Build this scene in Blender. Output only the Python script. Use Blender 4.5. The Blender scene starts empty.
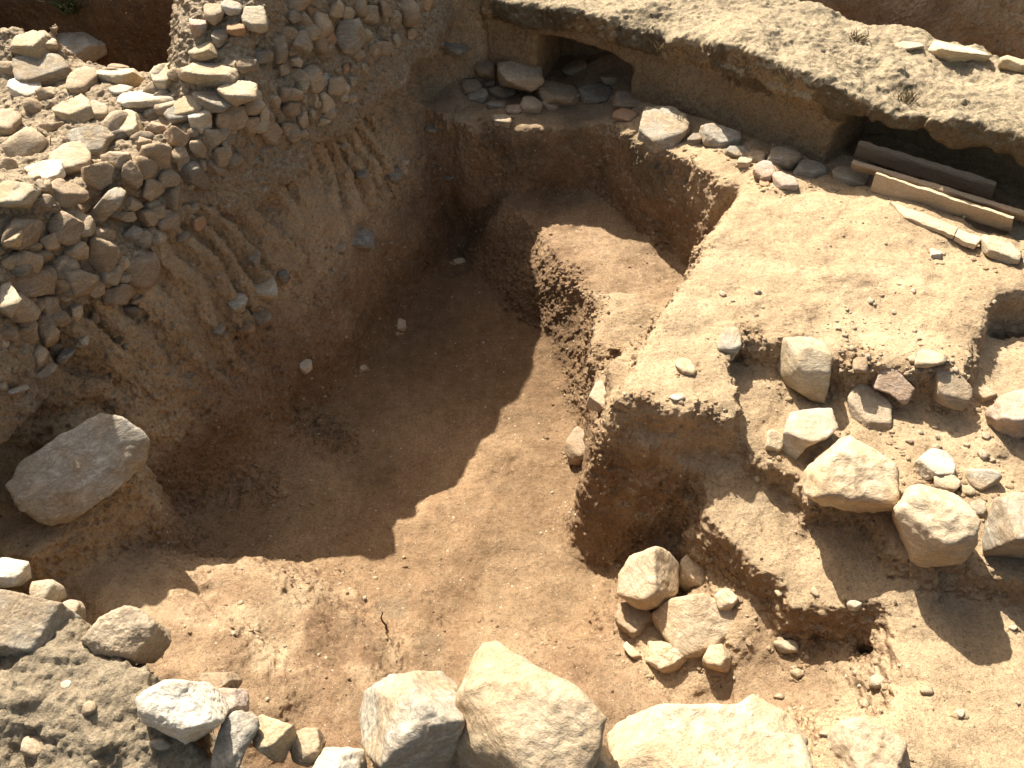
import bpy, math, random, time
import numpy as np
from mathutils import Vector, Matrix
from mathutils.bvhtree import BVHTree
T0 = time.time()
SC = bpy.context.scene
COL = SC.collection
RNG = np.random.default_rng(7)

# ------------------------------------------------------------------ camera, sky, sun, exposure
H = 1.65; PITCH = math.radians(45); FPX = 796.0
SUN_EL = math.radians(47); SUN_AZ = math.radians(-24)      # azimuth measured from +Y towards +X
cd = bpy.data.cameras.new('camera'); cam = bpy.data.objects.new('camera', cd); COL.objects.link(cam)
cd.sensor_width = 36; cd.lens = 36 * FPX / 1024; cd.clip_start = .05; cd.clip_end = 2000
cam.location = (0, 0, H); cam.rotation_euler = (math.pi / 2 - PITCH, 0, 0)
SC.camera = cam
W = bpy.data.worlds.new('World'); SC.world = W; W.use_nodes = True
nt = W.node_tree; bgn = nt.nodes['Background']
sky = nt.nodes.new('ShaderNodeTexSky'); sky.sky_type = 'NISHITA'; sky.sun_disc = False
sky.sun_elevation = SUN_EL; sky.sun_rotation = SUN_AZ; sky.dust_density = 4.0; sky.ozone_density = .6; sky.air_density = 1.0
wb = nt.nodes.new('ShaderNodeMix'); wb.data_type = 'RGBA'; wb.blend_type = 'MULTIPLY'; wb.inputs[0].default_value = 1
nt.links.new(sky.outputs[0], wb.inputs[6]); wb.inputs[7].default_value = (1, .92, .78, 1)
nt.links.new(wb.outputs[2], bgn.inputs[0]); bgn.inputs[1].default_value = .074
sl = bpy.data.lights.new('sun', 'SUN'); sl.energy = 4.3; sl.angle = math.radians(.5); sl.color = (1, .94, .84)
so = bpy.data.objects.new('sun', sl); COL.objects.link(so)
sd = Vector((math.sin(SUN_AZ) * math.cos(SUN_EL), math.cos(SUN_AZ) * math.cos(SUN_EL), math.sin(SUN_EL)))
so.rotation_euler = sd.to_track_quat('Z', 'Y').to_euler(); so.location = sd * 20
SC.view_settings.view_transform = 'Standard'; SC.view_settings.look = 'None'
SC.view_settings.exposure = 1.54; SC.view_settings.gamma = 1; SC.view_settings.use_curve_mapping = False
SC.render.engine = 'CYCLES'
SC.cycles.max_bounces = 8; SC.cycles.diffuse_bounces = 7

# ------------------------------------------------------------------ helpers
CT, ST = math.cos(PITCH), math.sin(PITCH)
def ray(px, py):
    a = (px - 512) / FPX; b = (384 - py) / FPX
    return Vector((a, CT + b * ST, -ST + b * CT))
def at(px, py, z):
    r = ray(px, py); t = (z - H) / r.z
    return (r.x * t, r.y * t)
def pts(z, *pp): return [at(p[0], p[1], z) for p in pp]

def _h(ix, iy, iz, s):
    n = (ix * 374761393 + iy * 668265263 + iz * 1274126177 + s * 974634777) & 0xffffffff
    n = ((n ^ (n >> 13)) * 1274126177) & 0xffffffff
    n = ((n ^ (n >> 16)) * 2246822519) & 0xffffffff
    return ((n >> 8) & 0xffff).astype(np.float32) / 32767.5 - 1
def vnoise(P, seed=0):
    P = np.asarray(P, dtype=np.float32)
    F = np.floor(P); I = F.astype(np.int64); f = P - F; f = f * f * f * (f * (f * 6 - 15) + 10)
    x, y, z = I[..., 0], I[..., 1], I[..., 2]; u, v, w = f[..., 0], f[..., 1], f[..., 2]
    r = 0
    for dx in (0, 1):
        for dy in (0, 1):
            for dz in (0, 1):
                r = r + _h(x + dx, y + dy, z + dz, seed) * ((u if dx else 1 - u) * (v if dy else 1 - v) * (w if dz else 1 - w))
    return r
def fbm(P, oct=4, seed=0, gain=.5, ridge=False):
    a = 1; t = 0; r = 0; P = np.asarray(P, dtype=np.float32)
    for o in range(oct):
        n = vnoise(P * (2.03 ** o) + 17.3 * o, seed + o)
        if ridge: n = 1 - 2 * np.abs(n)
        r = r + a * n; t += a; a *= gain
    return r / t
def sst(a, b, x):
    t = np.clip((x - a) / (b - a), 0, 1); return t * t * (3 - 2 * t)

def sdpoly(poly, X, Y):
    d = np.full(X.shape, 1e9, np.float32); ins = np.zeros(X.shape, bool); n = len(poly)
    for i in range(n):
        x0, y0 = poly[i]; x1, y1 = poly[(i + 1) % n]
        ex, ey = x1 - x0, y1 - y0; wx, wy = X - x0, Y - y0
        t = np.clip((wx * ex + wy * ey) / (ex * ex + ey * ey + 1e-12), 0, 1)
        d = np.minimum(d, (wx - ex * t) ** 2 + (wy - ey * t) ** 2)
        c = (y0 > Y) != (y1 > Y)
        with np.errstate(divide='ignore', invalid='ignore'):
            ins ^= c & (X < (x1 - x0) * (Y - y0) / (y1 - y0 + 1e-12) + x0)
    d = np.sqrt(d); return np.where(ins, -d, d).astype(np.float32)
def smin(a, b, k):
    h = np.maximum(k - np.abs(a - b), 0); return np.minimum(a, b) - h * h * (.25 / k)
def smax(a, b, k):
    h = np.maximum(k - np.abs(a - b), 0); return np.maximum(a, b) + h * h * (.25 / k)

class Field:
    """a solid on a voxel grid"""
    def __init__(s, lo, hi, vox):
        s.lo = np.array(lo, np.float32); s.vox = vox
        n = [int(round((b - a) / vox)) + 1 for a, b in zip(lo, hi)]
        s.x = (lo[0] + vox * np.arange(n[0])).astype(np.float32); s.y = (lo[1] + vox * np.arange(n[1])).astype(np.float32)
        s.z = (lo[2] + vox * np.arange(n[2])).astype(np.float32)
        s.X, s.Y = np.meshgrid(s.x, s.y, indexing='ij'); s.Z = s.z[None, None, :]
        s.f = None
    def prism(s, poly, zt, batter=.1, k=.05, zb=None, wob=.03, ws=5.0, seed=0):
        d2 = sdpoly(poly, s.X, s.Y)
        if wob:
            P = np.stack([s.X * ws, s.Y * ws, np.full_like(s.X, seed * 3.1)], -1)
            d2 = d2 + wob * fbm(P, 3, seed)
        zt = np.asarray(zt, np.float32); k = k * .55
        if zt.ndim == 2: zt = zt[..., None]
        side = d2[..., None] + batter * (s.Z - zt)
        g = smax(side, s.Z - zt, k)
        if zb is not None:
            zb = np.asarray(zb, np.float32)
            g = smax(g, (zb[..., None] if zb.ndim == 2 else zb) - s.Z, k)
        return g
    def add(s, g, k=.04): s.f = g if s.f is None else smin(s.f, g, k)
    def cut(s, g, k=.03): s.f = smax(s.f, -g, k)
    def box(s, c, dx, ax, half, k=.03):
        """rotated box: c centre, dx unit direction in plan, half sizes"""
        u = (s.X - c[0]) * dx[0] + (s.Y - c[1]) * dx[1]; v = -(s.X - c[0]) * dx[1] + (s.Y - c[1]) * dx[0]
        g = smax(np.abs(u) - half[0], np.abs(v) - half[1], k)[..., None]
        return smax(g, np.abs(s.Z - c[2] - ax * u[..., None]) - half[2], k)
    def ell(s, c, r):
        q = np.sqrt(((s.X - c[0]) / r[0])[..., None] ** 2 + ((s.Y - c[1]) / r[1])[..., None] ** 2 + ((s.Z - c[2]) / r[2]) ** 2)
        return (q - 1) * min(r)
    def mesh(s, roughen=None, band=.16):
        f = s.f
        if roughen:
            m = np.abs(f) < band
            ix = np.nonzero(m)
            P = np.stack([s.x[ix[0]], s.y[ix[1]], s.z[ix[2]]], -1)
            f[m] += roughen(P)
        S = f < 0
        n = [a - 1 for a in f.shape]
        c = np.zeros(n, np.uint8)
        for dx in (0, 1):
            for dy in (0, 1):
                for dz in (0, 1):
                    c += S[dx:dx + n[0], dy:dy + n[1], dz:dz + n[2]]
        act = (c > 0) & (c < 8)
        I = np.nonzero(act); idx = np.full(n, -1, np.int32); idx[I] = np.arange(len(I[0]))
        acc = np.zeros((len(I[0]), 3), np.float32); cnt = np.zeros(len(I[0]), np.float32)
        cs = [(0, 0, 0), (1, 0, 0), (0, 1, 0), (1, 1, 0), (0, 0, 1), (1, 0, 1), (0, 1, 1), (1, 1, 1)]
        V = [f[I[0] + a, I[1] + b, I[2] + d] for a, b, d in cs]
        for i in range(8):
            for ax in range(3):
                if cs[i][ax] == 0:
                    j = cs.index(tuple(cs[i][q] + (q == ax) for q in range(3)))
                    a, b = V[i], V[j]; m = (a < 0) != (b < 0)
                    t = np.where(m, a / np.where(a - b == 0, 1, a - b), 0)
                    for q in range(3):
                        acc[:, q] += np.where(m, cs[i][q] + (t if q == ax else 0), 0)
                    cnt += m
        verts = s.lo + s.vox * (np.stack(I, -1) + acc / cnt[:, None])
        quads = []
        for ax in range(3):
            o = [q for q in range(3) if q != ax]
            A = [slice(1, -1)] * 3; A[ax] = slice(0, -1); B = list(A); B[ax] = slice(1, None)
            a, b = S[tuple(A)], S[tuple(B)]
            J = np.nonzero(a != b); fl = a[J]
            base = [J[q] + (0 if q == ax else 1) for q in range(3)]
            def cell(d0, d1):
                k = list(base); k[o[0]] = k[o[0]] - d0; k[o[1]] = k[o[1]] - d1
                return idx[k[0], k[1], k[2]]
            Q = np.stack([cell(1, 1), cell(0, 1), cell(0, 0), cell(1, 0)], -1)
            if ax == 1: fl = ~fl
            Q[~fl] = Q[~fl][:, ::-1]
            quads.append(Q)
        return verts.astype(np.float32), np.concatenate(quads)

def subdiv(V, Q):
    """split every quad in four, smoothing the new points a little"""
    n = len(V)
    E = np.concatenate([np.sort(Q[:, [i, (i + 1) % 4]], 1) for i in range(4)])
    key = E[:, 0].astype(np.int64) * n + E[:, 1]
    u, inv = np.unique(key, return_inverse=True)
    ev = (V[u // n] + V[u % n]) * .5
    fc = V[Q].mean(1)
    m = len(Q); e = [n + inv[i * m:(i + 1) * m] for i in range(4)]; fi = n + len(u) + np.arange(m)
    NQ = np.concatenate([np.stack([Q[:, 0], e[0], fi, e[3]], -1), np.stack([e[0], Q[:, 1], e[1], fi], -1),
                         np.stack([fi, e[1], Q[:, 2], e[2]], -1), np.stack([e[3], fi, e[2], Q[:, 3]], -1)])
    return np.concatenate([V, ev, fc]).astype(np.float32), NQ
def vnormals(V, Q):
    fn = np.cross(V[Q[:, 2]] - V[Q[:, 0]], V[Q[:, 3]] - V[Q[:, 1]])
    N = np.zeros_like(V)
    for i in range(4):
        for q in range(3): N[:, q] += np.bincount(Q[:, i], fn[:, q], len(V))
    return N / (np.linalg.norm(N, axis=1, keepdims=True) + 1e-9)
def subdiv_sel(V, Q, sel):
    """split only the selected quads; returns a mask that fades to 0 at the border of the selection (no cracks)"""
    A, B = Q[sel], Q[~sel]
    n0 = len(V)
    inb = np.zeros(n0, bool); inb[B.ravel()] = True
    V2, A2 = subdiv(V, A)
    m = np.ones(len(V2), np.float32); m[:n0][inb] = 0
    for i in range(4):                                   # mid points of border edges stay on the edge
        pass
    E = np.concatenate([np.sort(A[:, [i, (i + 1) % 4]], 1) for i in range(4)])
    key = E[:, 0].astype(np.int64) * n0 + E[:, 1]; u, cnt = np.unique(key, return_counts=True)
    mid = np.arange(n0, n0 + len(u)); m[mid[cnt == 1]] = 0
    return V2, A2, B, m
def tri_mix(A, B):
    return np.concatenate([A, B])
def relax(V, Q, it=1, a=.5):
    for _ in range(it):
        A = np.zeros_like(V); c = np.bincount(Q.ravel(), minlength=len(V)).astype(np.float32)
        ce = V[Q].mean(1)
        for i in range(4):
            for q in range(3): A[:, q] += np.bincount(Q[:, i], ce[:, q], len(V))
        V = V * (1 - a) + a * A / np.maximum(c, 1)[:, None]
    return V.astype(np.float32)

def mesh_obj(name, V, F, mat, parent=None, attr=None, smooth=True):
    me = bpy.data.meshes.new(name)
    V = np.asarray(V, np.float32); F = np.asarray(F)
    k = F.shape[1]
    me.vertices.add(len(V)); me.vertices.foreach_set('co', V.ravel())
    me.loops.add(F.size); me.loops.foreach_set('vertex_index', F.astype(np.int32).ravel())
    me.polygons.add(len(F)); me.polygons.foreach_set('loop_start', np.arange(0, F.size, k, dtype=np.int32))
    if smooth: me.polygons.foreach_set('use_smooth', np.ones(len(F), bool))
    for an, av in (attr or {}).items():
        a = me.attributes.new(an, 'FLOAT', 'POINT'); a.data.foreach_set('value', np.asarray(av, np.float32))
    me.update(calc_edges=True); me.validate()
    me.materials.append(mat)
    o = bpy.data.objects.new(name, me); COL.objects.link(o)
    if parent: o.parent = parent
    return o
def tag(o, label=None, cat=None, group=None, kind=None):
    if label: o['label'] = label
    if cat: o['category'] = cat
    if group: o['group'] = group
    if kind: o['kind'] = kind
    return o
def empty(name, loc=(0, 0, 0)):
    o = bpy.data.objects.new(name, None); o.empty_display_size = .1; COL.objects.link(o); o.location = loc; return o

# ------------------------------------------------------------------ materials
class NT:
    def __init__(s, name, rough=.95):
        s.m = bpy.data.materials.new(name); s.m.use_nodes = True; s.t = s.m.node_tree
        s.b = s.t.nodes['Principled BSDF']; s.b.inputs['Roughness'].default_value = rough
        s.b.inputs['Specular IOR Level'].default_value = .15
        s.co = s.t.nodes.new('ShaderNodeTexCoord').outputs['Object']
    def n(s, ty, **kw):
        x = s.t.nodes.new(ty)
        for k, v in kw.items(): setattr(x, k, v)
        return x
    def L(s, a, b): s.t.links.new(a, b)
    def noise(s, scale, detail=6, rough=.6, co=None, dist=0):
        x = s.n('ShaderNodeTexNoise'); x.inputs['Scale'].default_value = scale; x.inputs['Detail'].default_value = detail
        x.inputs['Roughness'].default_value = rough; x.inputs['Distortion'].default_value = dist
        s.L(co or s.co, x.inputs['Vector']); return x.outputs['Fac']
    def voro(s, scale, feature='F1', out='Distance', rnd=1):
        x = s.n('ShaderNodeTexVoronoi', feature=feature); x.inputs['Scale'].default_value = scale; s.L(s.co, x.inputs['Vector'])
        return x.outputs[out]
    def ramp(s, fac, *st):
        x = s.n('ShaderNodeValToRGB'); e = x.color_ramp.elements
        while len(e) < len(st): e.new(.5)
        for q, (p, c) in zip(e, st): q.position = p; q.color = (*c, 1) if isinstance(c, tuple) else (c, c, c, 1)
        s.L(fac, x.inputs[0]); return x.outputs[0]
    def mix(s, fac, a, b, mode='MIX'):
        x = s.n('ShaderNodeMix', data_type='RGBA', blend_type=mode)
        if isinstance(fac, (int, float)): x.inputs[0].default_value = fac
        else: s.L(fac, x.inputs[0])
        for v, i in ((a, 6), (b, 7)):
            if isinstance(v, tuple): x.inputs[i].default_value = (*v, 1)
            else: s.L(v, x.inputs[i])
        return x.outputs[2]
    def math(s, op, a, b=None, clamp=False):
        x = s.n('ShaderNodeMath', operation=op, use_clamp=clamp)
        for v, i in ((a, 0), (b, 1)):
            if v is None: continue
            if isinstance(v, (int, float)): x.inputs[i].default_value = v
            else: s.L(v, x.inputs[i])
        return x.outputs[0]
    def attr(s, name):
        x = s.n('ShaderNodeAttribute', attribute_name=name); return x.outputs['Fac']
    def bump(s, *hs):
        """hs: (height socket, strength, distance)"""
        prev = None
        for h, st, di in hs:
            x = s.n('ShaderNodeBump'); x.inputs['Strength'].default_value = st; x.inputs['Distance'].default_value = di
            s.L(h, x.inputs['Height'])
            if prev: s.L(prev, x.inputs['Normal'])
            prev = x.outputs[0]
        s.L(prev, s.b.inputs['Normal'])
    def color(s, c): s.L(c, s.b.inputs['Base Color'])

def soil_material():
    s = NT('soil', .97)
    damp_shade = s.attr('damp_shade'); pale = s.attr('pale'); grey = s.attr('grey'); red = s.attr('red')
    n1 = s.noise(3.1, 7, .62); n2 = s.noise(17, 6, .65); n3 = s.noise(90, 4, .7); n4 = s.noise(300, 3, .7)
    n5 = s.noise(55, 5, .75); n0 = s.noise(.9, 5, .6)
    brown = s.ramp(n1, (.3, (.215, .132, .072)), (.55, (.295, .188, .107)), (.75, (.355, .24, .145)))
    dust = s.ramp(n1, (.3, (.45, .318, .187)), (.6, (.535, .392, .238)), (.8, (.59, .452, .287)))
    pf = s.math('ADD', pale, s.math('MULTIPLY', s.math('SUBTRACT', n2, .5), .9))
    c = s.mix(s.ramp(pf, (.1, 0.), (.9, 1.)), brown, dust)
    c = s.mix(s.math('MULTIPLY', red, .85), c, s.ramp(n2, (.3, (.275, .170, .088)), (.7, (.385, .257, .144))))
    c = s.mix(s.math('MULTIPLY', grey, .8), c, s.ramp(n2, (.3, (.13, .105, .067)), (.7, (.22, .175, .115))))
    c = s.mix(s.math('MULTIPLY', damp_shade, .9), c, s.ramp(n2, (.3, (.085, .048, .024)), (.7, (.15, .088, .046))))  # dark tint: moist far soil plus painted shade of pit and trench
    mp = s.n('ShaderNodeMapping'); mp.inputs['Scale'].default_value = (26, 5, 9); mp.inputs['Rotation'].default_value = (0, 0, .6); s.L(s.co, mp.inputs[0])
    n6 = s.noise(1.0, 5, .7, mp.outputs[0], .4)          # trowel scrapes
    n7 = s.noise(1.9, 6, .65, None, .8)
    c = s.mix(1, c, s.ramp(n7, (.3, .78), (.5, 1.), (.68, 1.16)), 'MULTIPLY')
    c = s.mix(1, c, s.ramp(n6, (.3, .86), (.55, 1.), (.75, 1.08)), 'MULTIPLY')
    c = s.mix(1, c, s.ramp(n0, (.3, .82), (.7, 1.08)), 'MULTIPLY')
    c = s.mix(1, c, s.ramp(n5, (.28, .66), (.48, 1.), (.75, 1.12)), 'MULTIPLY')
    c = s.mix(1, c, s.ramp(n3, (.28, .55), (.45, 1.), (.8, 1.2)), 'MULTIPLY')
    c = s.mix(1, c, s.ramp(n4, (.28, .6), (.5, 1.), (.8, 1.15)), 'MULTIPLY')
    # grit of the soil itself: lime specks, dark crumbs, in two sizes, in drifts
    dr = s.ramp(n2, (.42, .25), (.6, 1.))
    pits = None
    for scl, hi_t, lo_t in ((62, .975, .03), (115, .965, .06), (210, .95, .11)):
        v = s.n('ShaderNodeTexVoronoi'); v.inputs['Scale'].default_value = scl; s.L(s.co, v.inputs['Vector'])
        sc_ = s.n('ShaderNodeSeparateColor'); s.L(v.outputs['Color'], sc_.inputs[0])
        size = s.math('MULTIPLY', sc_.outputs[2], .42)
        w = s.math('MULTIPLY', s.math('GREATER_THAN', sc_.outputs[0], hi_t), s.math('LESS_THAN', v.outputs['Distance'], size))
        c = s.mix(s.math('MULTIPLY', w, .8), c, (.55, .46, .32))
        w2 = s.math('MULTIPLY', s.math('LESS_THAN', sc_.outputs[1], lo_t), s.math('LESS_THAN', v.outputs['Distance'], size))
        c = s.mix(s.math('MULTIPLY', s.math('MULTIPLY', w2, .8), dr), c, (.085, .055, .03))
        h_ = s.math('SUBTRACT', w, w2)
        pits = h_ if pits is None else s.math('ADD', pits, h_)
    s.color(c)
    s.bump((n6, .35, .02), (n2, .6, .022), (n5, .7, .012), (n3, .9, .009), (n4, .9, .004), (pits, .6, .004))
    return s.m
def mortar_material(name, lo, hi, crust, blotch=.55):
    s = NT(name, .97)
    n1 = s.noise(6, 7, .65); n2 = s.noise(28, 6, .7); n3 = s.noise(120, 4, .75)
    c = s.ramp(n2, (.3, lo), (.7, hi))
    top = s.attr('crust')
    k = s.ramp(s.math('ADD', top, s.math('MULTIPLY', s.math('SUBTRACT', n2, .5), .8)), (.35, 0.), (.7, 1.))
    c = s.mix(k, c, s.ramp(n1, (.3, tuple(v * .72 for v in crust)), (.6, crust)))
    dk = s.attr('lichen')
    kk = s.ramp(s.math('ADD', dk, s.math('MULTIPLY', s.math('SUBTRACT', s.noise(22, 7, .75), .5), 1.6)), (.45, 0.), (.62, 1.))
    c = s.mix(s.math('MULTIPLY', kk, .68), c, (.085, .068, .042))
    c = s.mix(1, c, s.ramp(n3, (.25, .55), (.5, 1.), (.8, 1.2)), 'MULTIPLY')
    n4 = s.noise(48, 6, .78); c = s.mix(1, c, s.ramp(n4, (.32, .6), (.47, 1.), (.7, 1.22)), 'MULTIPLY')
    v = s.voro(70); c = s.mix(1, c, s.ramp(v, (.05, 1.15), (.35, 1.), (.8, .9)), 'MULTIPLY')
    s.color(c); s.bump((n1, .6, .03), (n2, .8, .016), (n4, .9, .012), (n3, .9, .006))
    return s.m
def rock_material(name, a, b, stain, vein=.2):
    s = NT(name, .88)
    inf = s.n('ShaderNodeObjectInfo')
    off = s.n('ShaderNodeVectorMath', operation='ADD'); s.L(s.co, off.inputs[0])
    sc = s.n('ShaderNodeVectorMath', operation='SCALE'); s.L(inf.outputs['Location'], sc.inputs[0]); sc.inputs['Scale'].default_value = 3.7
    s.L(sc.outputs[0], off.inputs[1]); s.co = off.outputs[0]
    st = s.n('ShaderNodeMapping'); st.inputs['Scale'].default_value = (1, 1, 3.2); st.inputs['Rotation'].default_value = (.5, .3, .2); s.L(s.co, st.inputs[0])
    n1 = s.noise(7, 7, .6); n2 = s.noise(30, 7, .68, st.outputs[0], .6); n3 = s.noise(140, 4, .75); n4 = s.noise(11, 8, .7, st.outputs[0], 1.2)
    c = s.mix(s.ramp(n2, (.32, 0.), (.68, 1.)), a, b)
    c = s.mix(s.ramp(n1, (.42, 0.), (.60, .9)), c, stain)
    crk = s.ramp(n4, (.40, 1.), (.475, .5), (.50, .45), (.525, .5), (.60, 1.))
    c = s.mix(vein, c, s.mix(1, c, crk, 'MULTIPLY'))
    c = s.mix(1, c, s.ramp(n3, (.25, .62), (.5, 1.), (.8, 1.18)), 'MULTIPLY')
    v = s.math('ADD', s.math('MULTIPLY', inf.outputs['Random'], .35), .82)
    hsv = s.n('ShaderNodeHueSaturation'); s.L(c, hsv.inputs['Color']); s.L(v, hsv.inputs['Value'])
    s.color(hsv.outputs[0])
    s.bump((n1, .35, .03), (n4, .5, .012), (n2, .7, .010), (n3, .7, .003))
    return s.m
SOIL = soil_material()

# ------------------------------------------------------------------ terrain
VOX = .022
T = Field((-3.9, .12, -1.80), (4.4, 7.4, .06), VOX)
X, Y = T.X, T.Y
def idw(ctrl, p=.05):
    num = 0; den = 0
    for x, y, z in ctrl:
        w = 1 / ((X - x) ** 2 + (Y - y) ** 2 + p) ** 2
        num = num + w * z; den = den + w
    return (num / den).astype(np.float32)
def cp(*a): return [(*at(px, py, z), z) for px, py, z in a]
floor_z = idw(cp((170, 630, -.93), (110, 600, -.95), (240, 600, -1.05), (205, 660, -.93), (300, 640, -1.06), (350, 640, -1.2), (330, 720, -1.05), (265, 690, -.98),
                 (400, 560, -1.47), (380, 610, -1.33), (320, 540, -1.5), (250, 530, -1.48), (400, 480, -1.55), (470, 300, -1.58), (480, 400, -1.55), (560, 470, -1.5), (600, 560, -1.48),
                 (470, 600, -1.43), (560, 620, -1.4), (450, 660, -1.33), (600, 670, -1.2), (540, 660, -1.25), (520, 700, -1.15), (600, 720, -1.1)), .02)
T.f = (T.Z - floor_z[..., None]).astype(np.float32)
# rock outcrop lip at the near left of the pit floor
T.add(T.prism(pts(-1.1, (120, 590), (200, 588), (262, 574), (310, 577), (335, 600), (385, 640), (372, 680), (330, 760), (200, 760), (110, 680)),
              floor_z + .03 - .10 * sst(-1.0, -.4, X) , .75, .10, seed=3), .10)
# mass of earth behind the left face (under the rubble wall)
T.add(T.prism([(-5, .9), (-1.95, 1.2), (-1.78, 2.0), (-1.70, 2.32), (-1.55, 2.8), (-1.21, 3.45), (-1.0, 4.1), (-.72, 5.0), (-.64, 5.6), (-.6, 7.7), (-5, 7.7)],
              -.30 + 0 * X, .04 + .29 * sst(1.9, 2.8, Y)[..., None], .08, wob=.05, ws=2.2, seed=5), .10)
# trench beyond the rubble wall
T.cut(T.prism([(-3.6, 4.02), (-1.62, 4.08), (-1.40, 4.3), (-1.18, 5.6), (-3.6, 5.75)], 2 + 0 * X, 0, .03, zb=-1.15), .05)
# earth shelf that carries the row of stones before the back wall, on to the plateau
qz = (-.74 + .19 * sst(.35, 1.15, X)).astype(np.float32)
T.add(T.prism(pts(-.74, (425, 108), (470, 126), (520, 132), (560, 127), (606, 130)) + pts(-.66, (650, 152)) + pts(-.60, (690, 165)) + pts(-.56, (718, 184), (742, 186)) + [(2.0, 4.4), (2.2, 7.5), (-1.0, 7.5)],
              qz, .08, .07, seed=9), .08)
# low ledge L in the back corner of the pit
T.add(T.prism(pts(-1.17, (505, 203), (530, 222), (549, 240), (576, 290), (598, 340), (610, 385)) + [(.9, 2.5), (1.4, 3.2), (1.3, 4.6), (-.02, 5.0)],
              -1.17 + .13 * sst(3.6, 2.9, Y), .34 + .40 * sst(3.5, 4.0, Y)[..., None], .05, seed=12), .05)
# plateau
T.add(T.prism(pts(-.5, (752, 176), (727, 218), (694, 258), (668, 305), (640, 345), (613, 386), (625, 397), (688, 408), (735, 412), (740, 392), (722, 350), (731, 332),
                  (790, 343), (850, 358), (905, 364), (972, 373), (984, 330), (1000, 292), (1060, 285), (1300, 330), (1300, 130)) + [(2.2, 5.0)],
              -.5 - .03 * sst(3.0, 2.2, Y) - .05 * sst(3.3, 3.9, Y), .12, .09, seed=15, wob=.035), .10)
# block under the left nose of the plateau, right wall of the pit
T.add(T.prism(pts(-.8, (606, 385), (601, 425), (640, 470), (690, 462), (760, 440), (800, 380), (700, 330)), -.66 + 0 * X, .05, .06, seed=17), .05)
T.add(T.prism([(.40, 3.3), (.38, 2.7), (.39, 2.3), (.52, 2.08), (.70, 1.98), (.9, 2.1), (1.3, 3.0)], -.95 + 0 * X, .05, .06, seed=18), .05)
# low field of boulders right of the plateau
T.add(T.prism(pts(-.64, (736, 330), (738, 408), (752, 452), (800, 470), (816, 497), (882, 506), (893, 545), (930, 556), (968, 556), (985, 566), (1100, 600), (1300, 640), (1300, 330), (980, 330)),
              -.675 + 0 * X, .05, .06, seed=21), .05)
# ledge M below it, stepping down to the path
T.add(T.prism(pts(-.84, (640, 470), (690, 488), (702, 520), (742, 553), (764, 572), (786, 580), (796, 606), (840, 612), (885, 606), (900, 570), (1000, 560), (1000, 400), (700, 400), (610, 430)),
              -.86 + .14 * sst(1.5, 2.05, Y) * sst(1.25, .95, X) + .08 * sst(1.0, 1.3, X), .12, .045, seed=23), .04)
# path floor and sandy ground at the lower right
path_z = idw(cp((660, 600, -1.25), (640, 680, -1.2), (720, 560, -1.12), (730, 600, -1.06), (760, 620, -1.02), (780, 680, -1.08), (830, 640, -1.02), (850, 690, -.98), (700, 690, -1.14), (740, 740, -1.05), (860, 760, -.92), (900, 700, -.9)), .02)
T.add(T.prism(pts(-1.15, (668, 520), (640, 560), (618, 590), (622, 650), (640, 700), (620, 760), (640, 900), (1200, 900), (1200, 500), (720, 480)), path_z, .5, .08, seed=25), .06)
T.add(T.prism(pts(-.88, (893, 585), (906, 618), (893, 640), (906, 690), (896, 720), (885, 900), (1400, 1000), (1400, 480), (1000, 520)),
              -.81 + .0 * Y, .35, .10, seed=27), .10)
T.add(T.prism(pts(-1.18, (528, 655), (548, 644), (600, 631), (622, 640), (648, 668), (690, 690), (720, 760), (560, 800), (530, 720)), floor_z + .055, .9, .05, seed=26, wob=.02), .02)
T.add(T.prism(pts(-1.12, (632, 610), (668, 596), (705, 586), (748, 612), (738, 662), (690, 688), (645, 674)), path_z + .045, .8, .06, seed=28, wob=.03), .06)
# small burrow in the slope
c = at(880, 652, -.92); T.cut(T.ell((c[0], c[1], -.95), (.075, .085, .10)), .02)
# rise under the near right corner
T.add(T.prism(pts(-.78, (838, 722), (905, 715), (930, 790), (900, 900), (800, 900), (815, 760)), -.78 + 0 * X, .6, .1, seed=31), .06)
# ground at the near edge, below the photographer
T.add(T.prism([(-3.4, 1.06), (-1.55, 1.0), (-1.2, .93), (-.85, .74), (-.55, .5), (-.36, .52), (-.27, .69), (.05, .71), (.22, .66), (.52, .66), (.64, .52), (.72, .3), (.74, -.2), (-3.4, -.2)], -.20 + 0 * X, .12, .06, seed=33), .04)
# earth pillar under the big grey block in the left face
T.add(T.prism(pts(-.72, (-60, 480), (-60, 560), (30, 552), (78, 522), (136, 478), (128, 440), (40, 430)), -.72 + 0 * X, .10, .07, seed=35, wob=.05), .05)
# right-hand pit beside the plateau and far trench behind the back wall
T.cut(T.prism(pts(-.5, (986, 372), (992, 325), (1008, 297), (1100, 300), (1100, 372)), 1 + 0 * X, 0, .03, zb=-.66), .04)
T.cut(T.prism([(1.35, 5.55), (2.1, 5.0), (3.0, 4.2), (5, 2.9), (5, 4.8), (3.0, 6.1), (1.3, 6.6)], 1 + 0 * X, 0, .05, zb=-1.0, seed=37), .05)
T.add(T.prism([(-1.2, 5.15), (-.62, 5.25), (-.2, 5.32), (.08, 5.36), (.12, 5.9), (-1.2, 6)], .04 + 0 * X, .04, .06, seed=41), .10)
T.add(T.prism([(.9, 7.5), (1.2, 6.5), (2.6, 6.3), (3.7, 5.7), (5, 4.9), (5, 7.7)], -.25 + 0 * X, .12, .08, seed=39), .05)
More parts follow.
